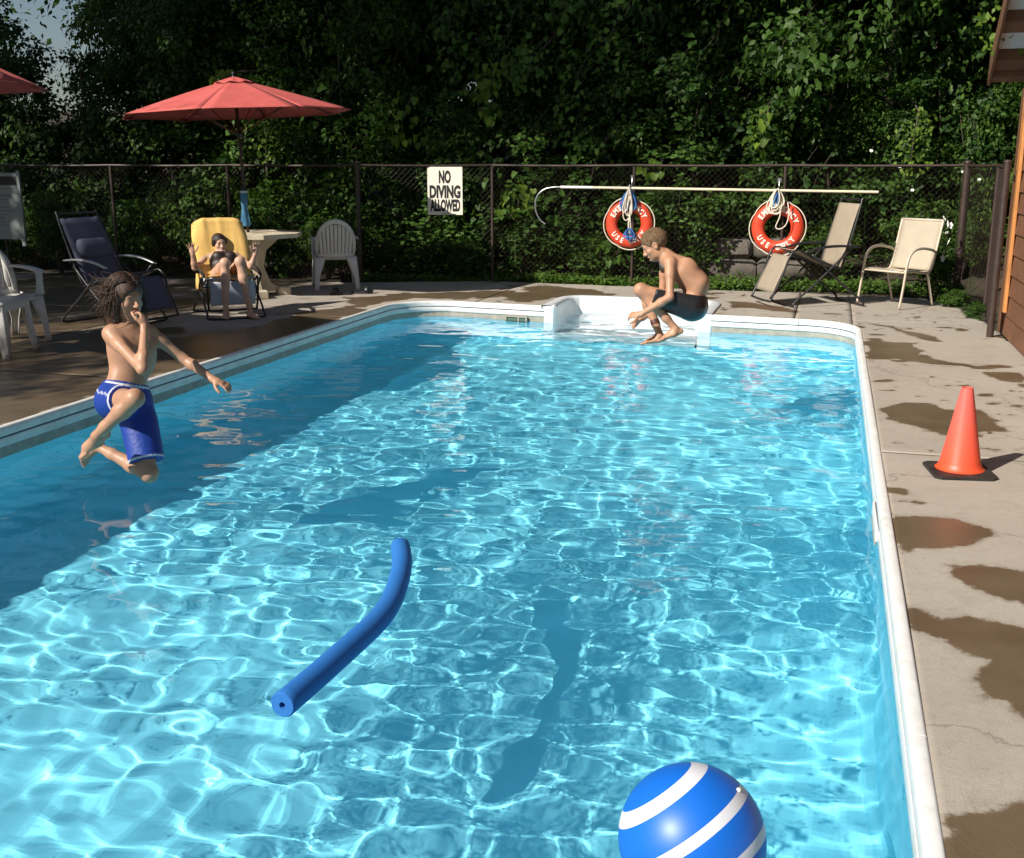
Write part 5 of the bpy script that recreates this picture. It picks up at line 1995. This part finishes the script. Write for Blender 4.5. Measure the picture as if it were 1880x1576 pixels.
do_arm(WB, wsr, wer, wwr, 1.12)
wkl, wal = W3(.355, -.085, .640), W3(.42, -.120, .095)
wkr, war = W3(.365, .080, .650), W3(.44, .150, .085)
do_leg(WB, W3(-.02, -.10, .475), wkl, wal, 1.16)
do_leg(WB, W3(-.02, .10, .475), wkr, war, 1.16)
hcW = W3(-.29, -.02, .820)
WB.cone(nkW, hcW + np.array((0, 0, -.05)), .046, .044, .03)
skinW = (.52, .32, .225)
pW, axH = do_head(WB, hcW, unit(fW * .93 + np.array((0, 0, -.05)) + sW * .16), (0, 0, 1), 1.0, smile=True, lips=(.46, .14, .13), brow=(.05, .03, .025))
do_hand(WB, wwl, np.array((0, 0, 1)) - sW * .15, -fW, 1.0, .10, .22, 1)
do_hand(WB, wwr, np.array((0, 0, 1)) + sW * .2, -fW, 1.0, .20, .18, -1)
do_foot(WB, wal, fW * 1 - sW * .25, (0, 0, 1), 1.0)
do_foot(WB, war, fW * 1 + sW * .35, (0, 0, 1), 1.0)
woman = WB.build('person', M_skin, tuple(cW), skinW)
woman.scale = (.9, .9, .9)
tag(woman, 'smiling woman in a dark swimsuit leaning back on a yellow towel, hand raised', 'person')
SU = Body(cW + (-.6, -.6, .25), cW + (.4, .4, .85), .0075)
SU.ell(hipW, (.172, .112, .117), (sW, fW, (0, 0, 1)), .04)
SU.cone(hipW, chW, .102, .112, .05, sW, 1.38)
SU.ell(chW, (.162, .112, .120), axW, .05)
for sg in (1, -1):
    SU.ell(chW + fW * .055 + sW * .07 * sg + np.array((0, 0, .065)), (.071, .066, .064), None, .03)
SU.ell(chW + fW * .16 + np.array((0, 0, .165)), (.075, .07, .10), None, .01, 'sub')
for sg in (1, -1):
    SU.cone(chW + fW * .07 + sW * .075 * sg + np.array((0, 0, .11)), W3(-.25, .095 * sg, .722), .012, .011, .01)
SU.build('swimsuit', M_suit, tuple(cW), None, woman)
HW = Body(hcW - .16, hcW + .16, .006)
HW.ell(pW(-.018, 0, .026), (.098, .086, .092), axH, .01)
HW.ell(pW(.098, 0, -.045), (.085, .072, .098), axH, .012, 'sub')
for sg in (1, -1):
    HW.cone(pW(.015, sg * .074, .04), pW(-.02, sg * .080, -.11), .022, .014, .02)
HW.build('hair', M_hair_dark, tuple(cW), None, woman)
# ================================================================== FOLIAGE: leaf-sized faces in the crown's volume
LEAF = {
    'oval': (np.array([(0, 0, 0), (.40, .30, .06), (1, 0, -.08), (.40, -.30, .06)]), np.array([(0, 3, 2, 2), (0, 2, 1, 1)])),
    'heart': (np.array([(0, 0, 0), (-.14, .26, .02), (.12, .47, .10), (.55, .36, .04), (1.0, 0, -.16), (.55, -.36, .04), (.12, -.47, .10), (-.14, -.26, .02)]), None),
}
def leaf_cloud(name, C, Nrm, size, shape, m, rg, droop=.5, tint=None, up=.6):
    """C centres (n,3), Nrm outward directions; leaves droop and face outward/up"""
    n = len(C)
    nn_ = Nrm + rg.normal(0, .45, (n, 3)) + np.array((0, 0, up))
    nn_ /= np.linalg.norm(nn_, axis=1)[:, None]
    d = rg.normal(0, 1, (n, 3)) + np.array((0, 0, -droop)) + Nrm * .4
    d -= nn_ * (d * nn_).sum(1)[:, None]
    d /= np.linalg.norm(d, axis=1)[:, None]
    w = np.cross(nn_, d)
    T = LEAF[shape][0]
    s = np.asarray(size)
    s = (np.full(n, s) if s.ndim == 0 else s) * rg.uniform(.6, 1.25, n)
    V = C[:, None, :] + s[:, None, None] * (T[None, :, 0:1] * d[:, None, :] + T[None, :, 1:2] * w[:, None, :] + T[None, :, 2:3] * nn_[:, None, :])
    k = len(T)
    if shape == 'oval':
        t = np.array([(0, 3, 2), (0, 2, 1)])
    else:
        t = np.array([(0, 7, 6), (0, 6, 5), (0, 5, 4), (0, 4, 3), (0, 3, 2), (0, 2, 1)])
    F = (np.arange(n) * k)[:, None, None] + t[None]
    me = np_mesh(name, V.reshape(-1, 3), F.reshape(-1, 3), m, False)
    if tint is None:
        tint = rg.uniform(0, .65, n) ** 1.3
    at = me.attributes.new('tint', 'FLOAT', 'POINT')
    at.data.foreach_set('value', np.repeat(tint, k).astype(np.float32))
    return me

def crown_points(rg, n, rx, ry, z0, z1, clusters, cr, hollow=.35):
    """leaf clusters spread unevenly through an ellipsoid"""
    cen = []
    while len(cen) < clusters:
        p = rg.uniform(-1, 1, 3)
        q = np.linalg.norm(p)
        if q > 1 or q < hollow * rg.uniform(0, 1): continue
        lump = .72 + .28 * math.sin(p[0] * 5 + 1.3) * math.sin(p[1] * 4 + 2) * math.cos(p[2] * 5)
        p = p * lump
        cen.append((p[0] * rx, p[1] * ry, z0 + (z1 - z0) * (p[2] * .5 + .5)))
    cen = np.array(cen)
    idx = rg.integers(0, clusters, n)
    rad = cr * rg.uniform(.5, 1.4, clusters)
    off = rg.normal(0, 1, (n, 3))
    off /= np.linalg.norm(off, axis=1)[:, None]
    off *= (rg.uniform(.2, 1, n) ** .5)[:, None]
    off[:, 2] *= .7
    C = cen[idx] + off * rad[idx][:, None]
    cc = np.array((0, 0, (z0 + z1) / 2))
    Nn = (C - cc) * np.array((1 / rx, 1 / ry, 2 / (z1 - z0)))
    Nn = Nn / np.maximum(np.linalg.norm(Nn, axis=1), .05)[:, None]
    Nn = Nn * .5 + off * .6
    shade = rg.uniform(-.15, .15, clusters)[idx]
    return C, Nn, np.clip(rg.uniform(0, .55, n) + shade, 0, 1)

def trunk_mesh(rg, h, r, z_cr, spread, nl=6):
    b = MB()
    lean = rg.uniform(-.05, .05, 2)
    P = [(lean[0] * z + .06 * math.sin(z * .9 + 1) , lean[1] * z + .05 * math.cos(z * 1.1), z) for z in np.linspace(-.3, h, 9)]
    b.tube(P, [r * (1.25 if i == 0 else 1) * (1 - .75 * i / 8) for i in range(9)], 9)
    for i in range(nl):
        z = z_cr + (h - z_cr) * (i + .3) / nl * .8
        a = rg.uniform(0, 6.28)
        base = Vector((lean[0] * z + .06 * math.sin(z * .9 + 1), lean[1] * z + .05 * math.cos(z * 1.1), z))
        L_ = spread * rg.uniform(.5, .95)
        tip = base + Vector((math.cos(a) * L_, math.sin(a) * L_, L_ * rg.uniform(.2, .6)))
        mid = base.lerp(tip, .5) + Vector((0, 0, .12 * L_))
        b.tube([base, mid, tip], [r * .42, r * .28, r * .08], 6)
    return b

def plant(name, label, cat, group, loc, rz, sc, crown_me, part, trunk_me=None, trunk_name='trunk'):
    t = thing(name, label, cat, loc, rz, group)
    t.scale = sc if hasattr(sc, '__len__') else (sc, sc, sc)
    link(part, crown_me, t)
    if trunk_me is not None:
        link(trunk_name, trunk_me, t)
    return t

rg = np.random.default_rng(21)
# ---- wood behind the fence: slim trees, leafy to the ground
tree_v = []
for i in range(5):
    C, Nn, ti = crown_points(rg, 21000, 2.4, 1.8, .1, 8.4, 250, .46, .5)
    cm = leaf_cloud('crown', C, Nn, .112, 'oval', M_leaf, rg, .9, ti)
    b = trunk_mesh(rg, 7.2, rg.uniform(.09, .15), 1.8, 1.9, 8)
    to = b.build('trunk', M_bark, None, True, 60)
    tm = to.data
    bpy.data.objects.remove(to)
    tree_v.append((cm, tm))
rt = random.Random(77)
spots = []
for (y0, xs_, jit) in ((17.0, np.arange(-16.2, 4.4, 1.9), .4), (19.0, np.arange(-18.0, 7.5, 2.2), .6), (22.0, np.arange(-21.0, 10, 2.6), .8)):
    for x in xs_:
        if y0 < 18 and x > 1.2: continue
        spots.append((x + rt.uniform(-jit, jit), y0 + rt.uniform(-jit, jit)))
for i, (x, y) in enumerate(spots):
    a_ = math.degrees(math.atan2(-x, y))
    if 35.2 < a_ < 45.4: continue                      # gap of sky at the upper left
    cm, tm = tree_v[i % 5]
    s = rt.uniform(.9, 1.2)
    plant('tree', 'leafy tree in the dark wood close behind the fence', 'tree', 'trees of the wood behind the fence',
          (x, y, float(ground_z(x, y)) - .1), rt.uniform(0, 6.28), (s, s, s * rt.uniform(.95, 1.25)), cm, 'crown', tm)

# ---- tall bushes that close the front of the wood down to the ground
bush_v = []
for i in range(4):
    K = 120
    cen = np.stack([rg.uniform(-1.15, 1.15, K), rg.uniform(-.55, .55, K), rg.uniform(0, 1, K) ** .85 * 3.7 + .1], -1)
    top = 2.5 + 1.2 * np.sin(cen[:, 0] * 2.3 + i * 1.7)
    cen = cen[cen[:, 2] < top + .6]
    idx = rg.integers(0, len(cen), 9500)
    off = rg.normal(0, 1, (9500, 3))
    off /= np.linalg.norm(off, axis=1)[:, None]
    off *= (rg.uniform(.1, 1, 9500) ** .5)[:, None]
    rad = rg.uniform(.16, .42, len(cen))
    C = cen[idx] + off * rad[idx][:, None] * np.array((1, 1, .7))
    sh = rg.uniform(-.2, .22, len(cen))[idx]
    bush_v.append(leaf_cloud('foliage', C, off * .7 + np.array((0, -.4, .1)), .088, 'oval', M_leaf, rg, .8, np.clip(rg.uniform(0, .5, 9500) + sh, 0, 1)))
b = MB()
b.tube(smooth_path([(0, 0, -.2), (.04, 0, .9), (-.05, .05, 1.9), (.02, 0, 2.9)], 4), [.035 - .028 * q / 12 for q in range(13)], 6)
to = b.build('stem', M_bark, None)
bush_stem = to.data
bpy.data.objects.remove(to)
for row, (y0, xs_) in enumerate(((15.95, np.arange(-15.5, -1.0, 1.35)), (16.7, np.arange(-16.2, 3.6, 1.35)))):
    for k, x in enumerate(xs_):
        x = x + rt.uniform(-.3, .3)
        y = y0 + rt.uniform(-.3, .3)
        s = rt.uniform(.85, 1.1)
        plant('tall_bush', 'tall leafy bush at the front of the dark wood', 'bush', 'tall bushes along the front of the wood',
              (x, y, float(ground_z(x, y)) - .15), rt.uniform(-.5, .5) + (math.pi if rt.random() < .5 else 0), (s, s, s * rt.uniform(.8, 1.15)), bush_v[(k + row * 2) % 4], 'foliage', bush_stem, 'stem')

# ---- far wood on the rising ground: one mass
C = []
for k in range(900):
    x = rg.uniform(-42, 26)
    y = rg.uniform(26, 40)
    a_ = math.degrees(math.atan2(-x, y))
    if 38.6 < a_ < 42.2: continue
    z = float(ground_z(x, y)) + rg.uniform(.3, 1) ** .6 * 11
    o_ = rg.normal(0, .9, (46, 3))
    C.append(np.array((x, y, z)) + o_)
C = np.concatenate(C)
fw = link('far_woodland', leaf_cloud('far_woodland', C, rg.normal(0, .6, C.shape) + np.array((0, -.5, .2)), .36, 'oval', M_leaf, rg, .6, rg.uniform(0, .35, len(C))))
tag(fw, 'deep shaded woodland filling the slope far behind the fence', None, None, 'stuff')

# ---- climbing vines with heart-shaped leaves over the front of the wood
vine_v = []
for i in range(4):
    P, Nn, ti = [], [], []
    b = MB()
    for s in range(15):
        x0, zt = rg.uniform(-1.15, 1.15), rg.uniform(.4, 4.6)
        wx, wz = rg.uniform(.14, .40), rg.uniform(.12, .45)
        y0 = rg.uniform(-.35, .35)
        tb_ = rg.uniform(.0, .6)
        for k in range(int(190 * wx * (wz + .2))):
            a, q = rg.uniform(0, 6.28), rg.uniform(0, 1) ** .55
            P.append((x0 + wx * q * math.cos(a), y0 - .22 * (1 - q) + rg.normal(0, .06), zt + wz * q * math.sin(a)))
            Nn.append((.5 * q * math.cos(a) + rg.normal(0, .25), -.8, .35 + .4 * q * math.sin(a)))
            ti.append(np.clip(tb_ + rg.uniform(-.2, .3), 0, 1))
        if rg.uniform() < .45:
            L_ = rg.uniform(.4, 1.0)
            for k in range(int(L_ * 17)):
                q = k / (L_ * 17)
                P.append((x0 + .12 * math.sin(q * 4 + s) + rg.normal(0, .05), y0 - .15 + rg.normal(0, .05), zt - wz - L_ * q))
                Nn.append((rg.normal(0, .4), -.8, .3)); ti.append(np.clip(tb_ + rg.uniform(-.2, .3), 0, 1))
        b.tube([(x0 + .2, y0 + .5, zt + .4), (x0 + .05, y0 + .15, zt + .1), (x0, y0 + .1, zt - wz * .5)], .005, 5)
    P, Nn, ti = np.array(P), np.array(Nn), np.array(ti)
    cm = leaf_cloud('foliage', P, Nn, .086, 'heart', M_vine, rg, 1.2, ti, .25)
    to = b.build('stem', M_bark, None)
    tm = to.data
    bpy.data.objects.remove(to)
    vine_v.append((cm, tm))
k = 0
for x in np.arange(-8.4, -.7, 1.2):
    y = 15.45 + rt.uniform(-.2, .6)
    z = float(ground_z(x, y)) + rt.uniform(-.9, .5)
    cm, tm = vine_v[k % 4]
    plant('climbing_vine', 'heart leaved vine climbing the front of the wood behind the fence', 'vine', 'vines on the front of the wood',
          (x + rt.uniform(-.3, .3), y, z), rt.uniform(-.35, .35), (rt.choice((-1, 1)) * 1.0 if False else 1.0, 1.0, rt.uniform(.9, 1.15)), cm, 'foliage', tm, 'stem')
    k += 1
# a low curtain of vine leaves straight behind the wire
for x in np.arange(-5.8, -2.2, .8):
    y = 15.0 + rt.uniform(-.15, .2)
    cm, tm = vine_v[k % 4]
    plant('climbing_vine', 'low heart leaved vine hanging just behind the fence wire', 'vine', 'low vines behind the wire',
          (x, y, -.35 + rt.uniform(-.3, .2)), rt.uniform(-.3, .3), (1.0, 1, .46), cm, 'foliage', tm, 'stem')
    k += 1

# ---- shrubs and tall weeds
shrub_v = []
for i in range(4):
    C, Nn, ti = crown_points(rg, 3600, .62, .55, .05, 1.25, 46, .17, .2)
    shrub_v.append(leaf_cloud('foliage', C, Nn, .062, 'oval', M_shrub, rg, .3, ti))
b = MB()
for i in range(7):
    a = rg.uniform(0, 6.28)
    b.tube([(0, 0, -.1), (.12 * math.cos(a), .12 * math.sin(a), .4), (.32 * math.cos(a), .32 * math.sin(a), .95)], [.014, .01, .004], 5)
to = b.build('stem', M_bark, None)
shrub_stem = to.data
bpy.data.objects.remove(to)
def shrub(x, y, s, sz, label, group, bright=False, dz=0.0):
    i = rt.randrange(4)
    return plant('shrub', label, 'shrub', group, (x, y, float(ground_z(x, y)) + dz), rt.uniform(0, 6.28), (s, s, s * sz), shrub_v[i], 'foliage', shrub_stem, 'stem')
for x in np.arange(-14, -6.4, 1.0):
    shrub(x + rt.uniform(-.3, .3), 14.4 + rt.uniform(-.2, .5), rt.uniform(.8, 1.2), rt.uniform(.9, 1.3), 'dark shrub in the shade behind the left stretch of fence', 'shaded shrubs behind the left fence')
for x in np.arange(-6.2, -1.4, .62):
    shrub(x + rt.uniform(-.2, .2), 15.0 + rt.uniform(-.1, .4), rt.uniform(.6, .95), rt.uniform(.7, 1.0), 'low green shrub behind the fence below the NO DIVING sign and vines', 'low shrubs behind the middle fence')
for x in np.arange(-1.8, 2.6, .55):
    for y in (15.6, 16.6, 17.6):
        if rt.random() < .8:
            shrub(x + rt.uniform(-.3, .3), y + rt.uniform(-.4, .4), rt.uniform(.7, 1.2), rt.uniform(.7, 1.2), 'weedy green shrub on the bank above the stone ledge', 'shrubs on the bank at the right')
for x, y, s, sz in ((1.6, 17.6, 1.3, 1.6), (2.6, 16.6, 1.4, 1.6), (3.4, 15.2, 1.3, 1.5), (2.5, 18.6, 1.6, 1.6), (.4, 18.3, 1.0, 1.7), (3.6, 17.5, 1.6, 1.6), (2.6, 14.6, 1.0, 1.3), (3.0, 13.4, 1.1, 1.3), (.2, 16.8, 1.1, 2.2), (1.0, 17.0, 1.0, 2.4), (-.5, 17.2, 1.1, 2.3), (1.9, 16.2, 1.1, 1.9), (.6, 19.5, 1.5, 2.4), (1.8, 20, 1.6, 2.3), (3.2, 19.4, 1.6, 2.2), (-.9, 19.2, 1.4, 2.4), (2.7, 15.6, 1.0, 2.2), (4.4, 18.4, 1.7, 2.2)):
    shrub(x, y, s, sz, 'tall bright weed shrub on the bank beside the building', 'tall weed shrubs beside the building')
shrub(1.20, 13.98, .50, 1.55, 'green weed with white flowers at the deck corner by the sling chair', None)
fl = bpy.context.scene.collection.objects[-1]
flw = [o for o in COL.objects if o.get('label', '').startswith('green weed with white flowers')][0]
for i in range(16):
    a, e = rg.uniform(0, 6.28), rg.uniform(.1, 1.3)
    p = (.62 * math.cos(a) * math.cos(e), .58 * math.sin(a) * math.cos(e) - .25, .45 + .85 * math.sin(e))
    b = MB()
    for q in range(5):
        aa = 2 * math.pi * q / 5
        b.add([(0, 0, 0), (.045 * math.cos(aa - .6), .045 * math.sin(aa - .6), .02), (.062 * math.cos(aa), .062 * math.sin(aa), .01), (.045 * math.cos(aa + .6), .045 * math.sin(aa + .6), .02)], [(0, 1, 2, 3)])
    o = b.build('flower', M_flower, flw)
    o.location = p
    o.rotation_euler = (rg.uniform(.2, 1.5), rg.uniform(-.6, .6), rg.uniform(0, 6))
wf_ = thing('white_flowers', 'scattered white flower heads on stalks along the weedy bank', 'flowers', (1.0, 14.9, 0))
for i in range(5):
    fx, fz = rg.uniform(-.9, 1.1), rg.uniform(1.2, 1.75)
    b = MB()
    for q in range(5):
        aa = 2 * math.pi * q / 5
        b.add([(0, 0, 0), (.02 * math.cos(aa - .6), .02 * math.sin(aa - .6), .008), (.027 * math.cos(aa), .027 * math.sin(aa), .004), (.02 * math.cos(aa + .6), .02 * math.sin(aa + .6), .008)], [(0, 1, 2, 3)])
    o = b.build('flower', M_flower, wf_)
    o.location = (fx, 0, fz)
    o.rotation_euler = (rg.uniform(.6, 1.4), rg.uniform(-.4, .4), 0)
    MB().tube([(fx + .03, .05, 0), (fx - .02, .03, fz * .6), (fx, .0, fz)], .004, 5).build('stalk', M_shrub, wf_)
shrub(1.50, 12.2, .26, .8, 'small leafy weed pushing through the deck edge at the right fence', None)
shrub(1.38, 13.1, .34, .7, 'low leafy weed spreading over the deck corner', None)
shrub(-6.75, 14.6, 1.0, 1.0, 'dark shrub behind the concrete table', None)

# branches in a lighter leaf colour, painted as if the sun caught them
leaf_v = []
for k in range(4):
    T = LEAF['heart'][0]
    me = np_mesh('leaf', T, np.array([(0, 7, 6), (0, 6, 5), (0, 5, 4), (0, 4, 3), (0, 3, 2), (0, 2, 1)]), M_bright)
    at = me.attributes.new('tint', 'FLOAT', 'POINT')
    at.data.foreach_set('value', np.full(8, .08 + .22 * k, np.float32))
    leaf_v.append(me)
def sprig(loc, n, rx, rz_, size, label, shape='heart', hang=True):
    P, Nn = [], []
    for i in range(n):
        z = rg.uniform(-1, 1)
        w = math.sqrt(max(0, 1 - z * z * .8))
        P.append((rg.normal(0, .5) * rx * w, rg.normal(0, .16), z * rz_))
        Nn.append((rg.normal(0, .3), -1, .4))
    t = thing('leafy_branch', label, 'branch', loc)
    if shape == 'heart':
        for p_, n_ in zip(P, Nn):
            o = link('leaf', rg.choice(leaf_v), t)
            o.location = p_
            sz = size * rg.uniform(.65, 1.25)
            o.scale = (sz, sz, sz)
            o.rotation_euler = (rg.normal(0, .5), rg.uniform(.5, 1.5), -math.pi / 2 + rg.normal(0, .9))
    else:
        link('foliage', leaf_cloud('foliage', np.array(P), np.array(Nn), size, shape, M_bright, rg, 1.2, rg.uniform(.0, .9, n), .2), t)
    MB().tube([(0, .9, rz_ * 1.3), (.05, .3, rz_ * .9), (0, .02, 0), (-.03, 0, -rz_ * .9)], [.014, .010, .006, .003], 5).build('stem', M_bark, t, True)
    return t
sprig((-4.72, 15.05, 2.56), 34, .30, .40, .12, 'bright yellow green branch hanging above the NO DIVING sign')
sprig((-5.95, 15.0, 2.20), 30, .26, .36, .105, 'pale green branch hanging left of the NO DIVING sign')
sprig((-8.05, 14.9, 1.98), 130, .30, .42, .06, 'feathery lime green branch below the middle umbrella', 'oval')
sprig((-2.30, 14.85, 1.42), 14, .14, .2, .12, 'small sprig of vine leaves on the fence above the left life ring')
sprig((-4.15, 14.75, 1.10), 30, .34, .18, .13, 'cluster of lit vine leaves beside the fence post right of the sign')
sprig((-.95, 15.2, 2.0), 26, .22, .3, .12, 'lit vine branch hanging above the fence near the right life ring')
sprig((.95, 15.3, 1.85), 110, .30, .42, .07, 'light green tall weed top behind the pole end', 'oval')
sprig((-7.6, 13.0, 2.62), 20, .2, .12, .11, 'sprig of leaves showing over the top of the middle umbrella')
sprig((1.45, 11.3, 2.75), 110, .35, .22, .07, 'sunlit maple branch beside the roof edge', 'oval')

# grass and ground weeds along the foot of the fence
n = 9000
gx_ = rg.uniform(-6.2, 1.6, n)
gy_ = np.where(gx_ < -4.4, 13.75 + .42 * (gx_ + 6.2), 14.35) + np.abs(rg.normal(0, .35, n)) + vnoise(gx_, gx_ * 0, .8, 51) * .08
gy_ = gy_ + np.where(gx_ > 0, -.12 * gx_, 0)
C = np.stack([gx_, gy_, ground_z(gx_, gy_) + rg.uniform(0, .16, n) ** 1.2 + .03], -1)
gr = link('ground_weeds', leaf_cloud('ground_weeds', C, rg.normal(0, .3, (n, 3)) + np.array((0, -.3, .7)), .06, 'oval', M_shrub, rg, -.4, rg.uniform(.1, .9, n)))
tag(gr, 'low grass and weeds growing along the foot of the fence', None, None, 'stuff')

# ---- tall trees on the photographer's left: their high crowns shade the wood behind the pool
tall_v = []
for i in range(2):
    C, Nn, ti = crown_points(rg, 15000, 3.9, 3.1, 14.6, 22.0, 170, 1.0, .2)
    C[:, 0] += 3.4
    cm = leaf_cloud('crown', C, Nn, .23, 'oval', M_leaf, rg, .6, ti)
    b = MB()
    b.tube(smooth_path([(0, 0, -.3), (.1, 0, 5), (.5, .1, 10), (1.6, 0, 14.5), (3.0, .1, 18), (3.4, 0, 21)], 4), [.30 - .25 * q / 20 for q in range(21)], 9)
    for q in range(9):
        a_ = rg.uniform(0, 6.28)
        b.tube([(1.2 + .17 * q, 0, 13.6 + .5 * q), (2.2 + .1 * q + 1.3 * math.cos(a_), 1.3 * math.sin(a_), 15.2 + .55 * q), (3.2 + 2.6 * math.cos(a_), 2.4 * math.sin(a_), 16.2 + .55 * q)], [.11, .07, .02], 6)
    to = b.build('trunk', M_bark, None, True, 60)
    tm = to.data
    bpy.data.objects.remove(to)
    tall_v.append((cm, tm))
for i, (x, y) in enumerate(((-31.5, 5.5), (-28, 3.8), (-24.5, 5.6), (-21, 4.0), (-17.8, 5.4), (-14.4, 4.6), (-26.5, .8), (-19.6, 1.2))):
    cm, tm = tall_v[i % 2]
    plant('tall_tree', 'tall leaning tree beyond the left side of the pool with its crown high up', 'tree', 'tall trees left of the pool',
          (x, y, -.06), rt.uniform(-.25, .25), (1, 1, rt.uniform(.99, 1.05)), cm, 'crown', tm)
C, Nn, ti = crown_points(rg, 11000, 2.95, 2.95, 2.4, 9.5, 160, .7, .2)
cm = leaf_cloud('crown', C, Nn, .17, 'oval', M_leaf, rg, .6, ti)
to = trunk_mesh(rg, 7.5, .16, 2.6, 2.4, 8).build('trunk', M_bark, None, True, 60)
tm = to.data
bpy.data.objects.remove(to)
for (x, y, sx, sz, lb) in ((-12.6, -1.1, .82, 1.0, 'bushy tree left of the deck that shades the garden chair and stool'), (-13.7, 2.4, .52, 1.1, 'narrow bushy tree left of the deck that shades the navy recliner'), (-16.2, 6.6, 1.0, 1.0, 'bushy tree left of the deck that shades the notice board'), (-13.6, 5.3, .72, 1.0, 'bushy tree left of the deck that shades the ground behind the recliners')):
    plant('shade_tree', lb, 'tree', 'bushy trees left of the deck', (x, y, -.06), rt.uniform(0, 6), (sx, sx, sz), cm, 'crown', tm)
# unseen trees added behind the photographer to cut the skylight
for k in range(11):
    cm, tm = tree_v[k % 5]
    x, y = -15 + 3.1 * k, -13.5 + rt.uniform(-1, 1)
    plant('tree', 'unseen leafy tree added behind the near end of the pool to dim the sky', 'tree', 'unseen trees added behind the near end of the pool', (x, y, -.06), rt.uniform(0, 6.28), (1.25, 1.25, 1.1), cm, 'crown', tm)

# ---- labels that place each plant by what stands in front of it, and small joined stems as stuff
ZONES = ((-44, 'the notice board'), (-36.5, 'the navy recliner'), (-33.2, 'the woman on the yellow towel'), (-29.5, 'the middle umbrella'), (-25.5, 'the white garden chair'),
         (-22.5, 'the thick fence post'), (-18.5, 'the NO DIVING sign'), (-13.2, 'the crook of the long pole'), (-9.2, 'the left life ring'), (-5.6, 'the fair haired boy'), (-2.0, 'the right life ring'), (1.4, 'the tan recliner'), (4.2, 'the sling armchair'), (99, 'the roofed building'))
ROWS = {'tree': ((18.1, 'front'), (20.5, 'second'), (99, 'back')), 'tall_bush': ((16.3, 'front'), (99, 'rear')), 'shrub': ((15.4, 'lowest'), (16.2, 'lower'), (17.1, 'middle'), (99, 'upper'))}
for o in list(COL.objects):
    if o.parent is None and o.get('group') and o.name.split('.')[0] in ('tree', 'tall_bush', 'shrub', 'climbing_vine') and o.location.y > 5:
        kd = o.name.split('.')[0]
        a_ = math.degrees(math.atan2(o.location.x, o.location.y))
        zone = [z for lim, z in ZONES if a_ <= lim][0]
        row = ''
        if kd in ROWS:
            row = [n_ for lim, n_ in ROWS[kd] if o.location.y <= lim][0]
        nm = {'tree': '%s row leafy tree of the wood, behind %s' % (row, zone), 'tall_bush': '%s rank tall bush at the wood edge behind %s' % (row, zone),
              'shrub': 'green shrub in the %s rank on the ground behind %s' % (row, zone), 'climbing_vine': '%s heart leaved vine behind the fence in line with %s' % ('low' if o.scale.z < .6 else 'tall', zone)}[kd]
        o['label'] = nm
        if kd == 'shrub':
            o['group'] = 'shrubs and weeds on the ground behind the fence'
for o in COL.objects:
    if o.name.split('.')[0] in ('stem', 'foliage') and o.parent is not None:
        o['kind'] = 'stuff'
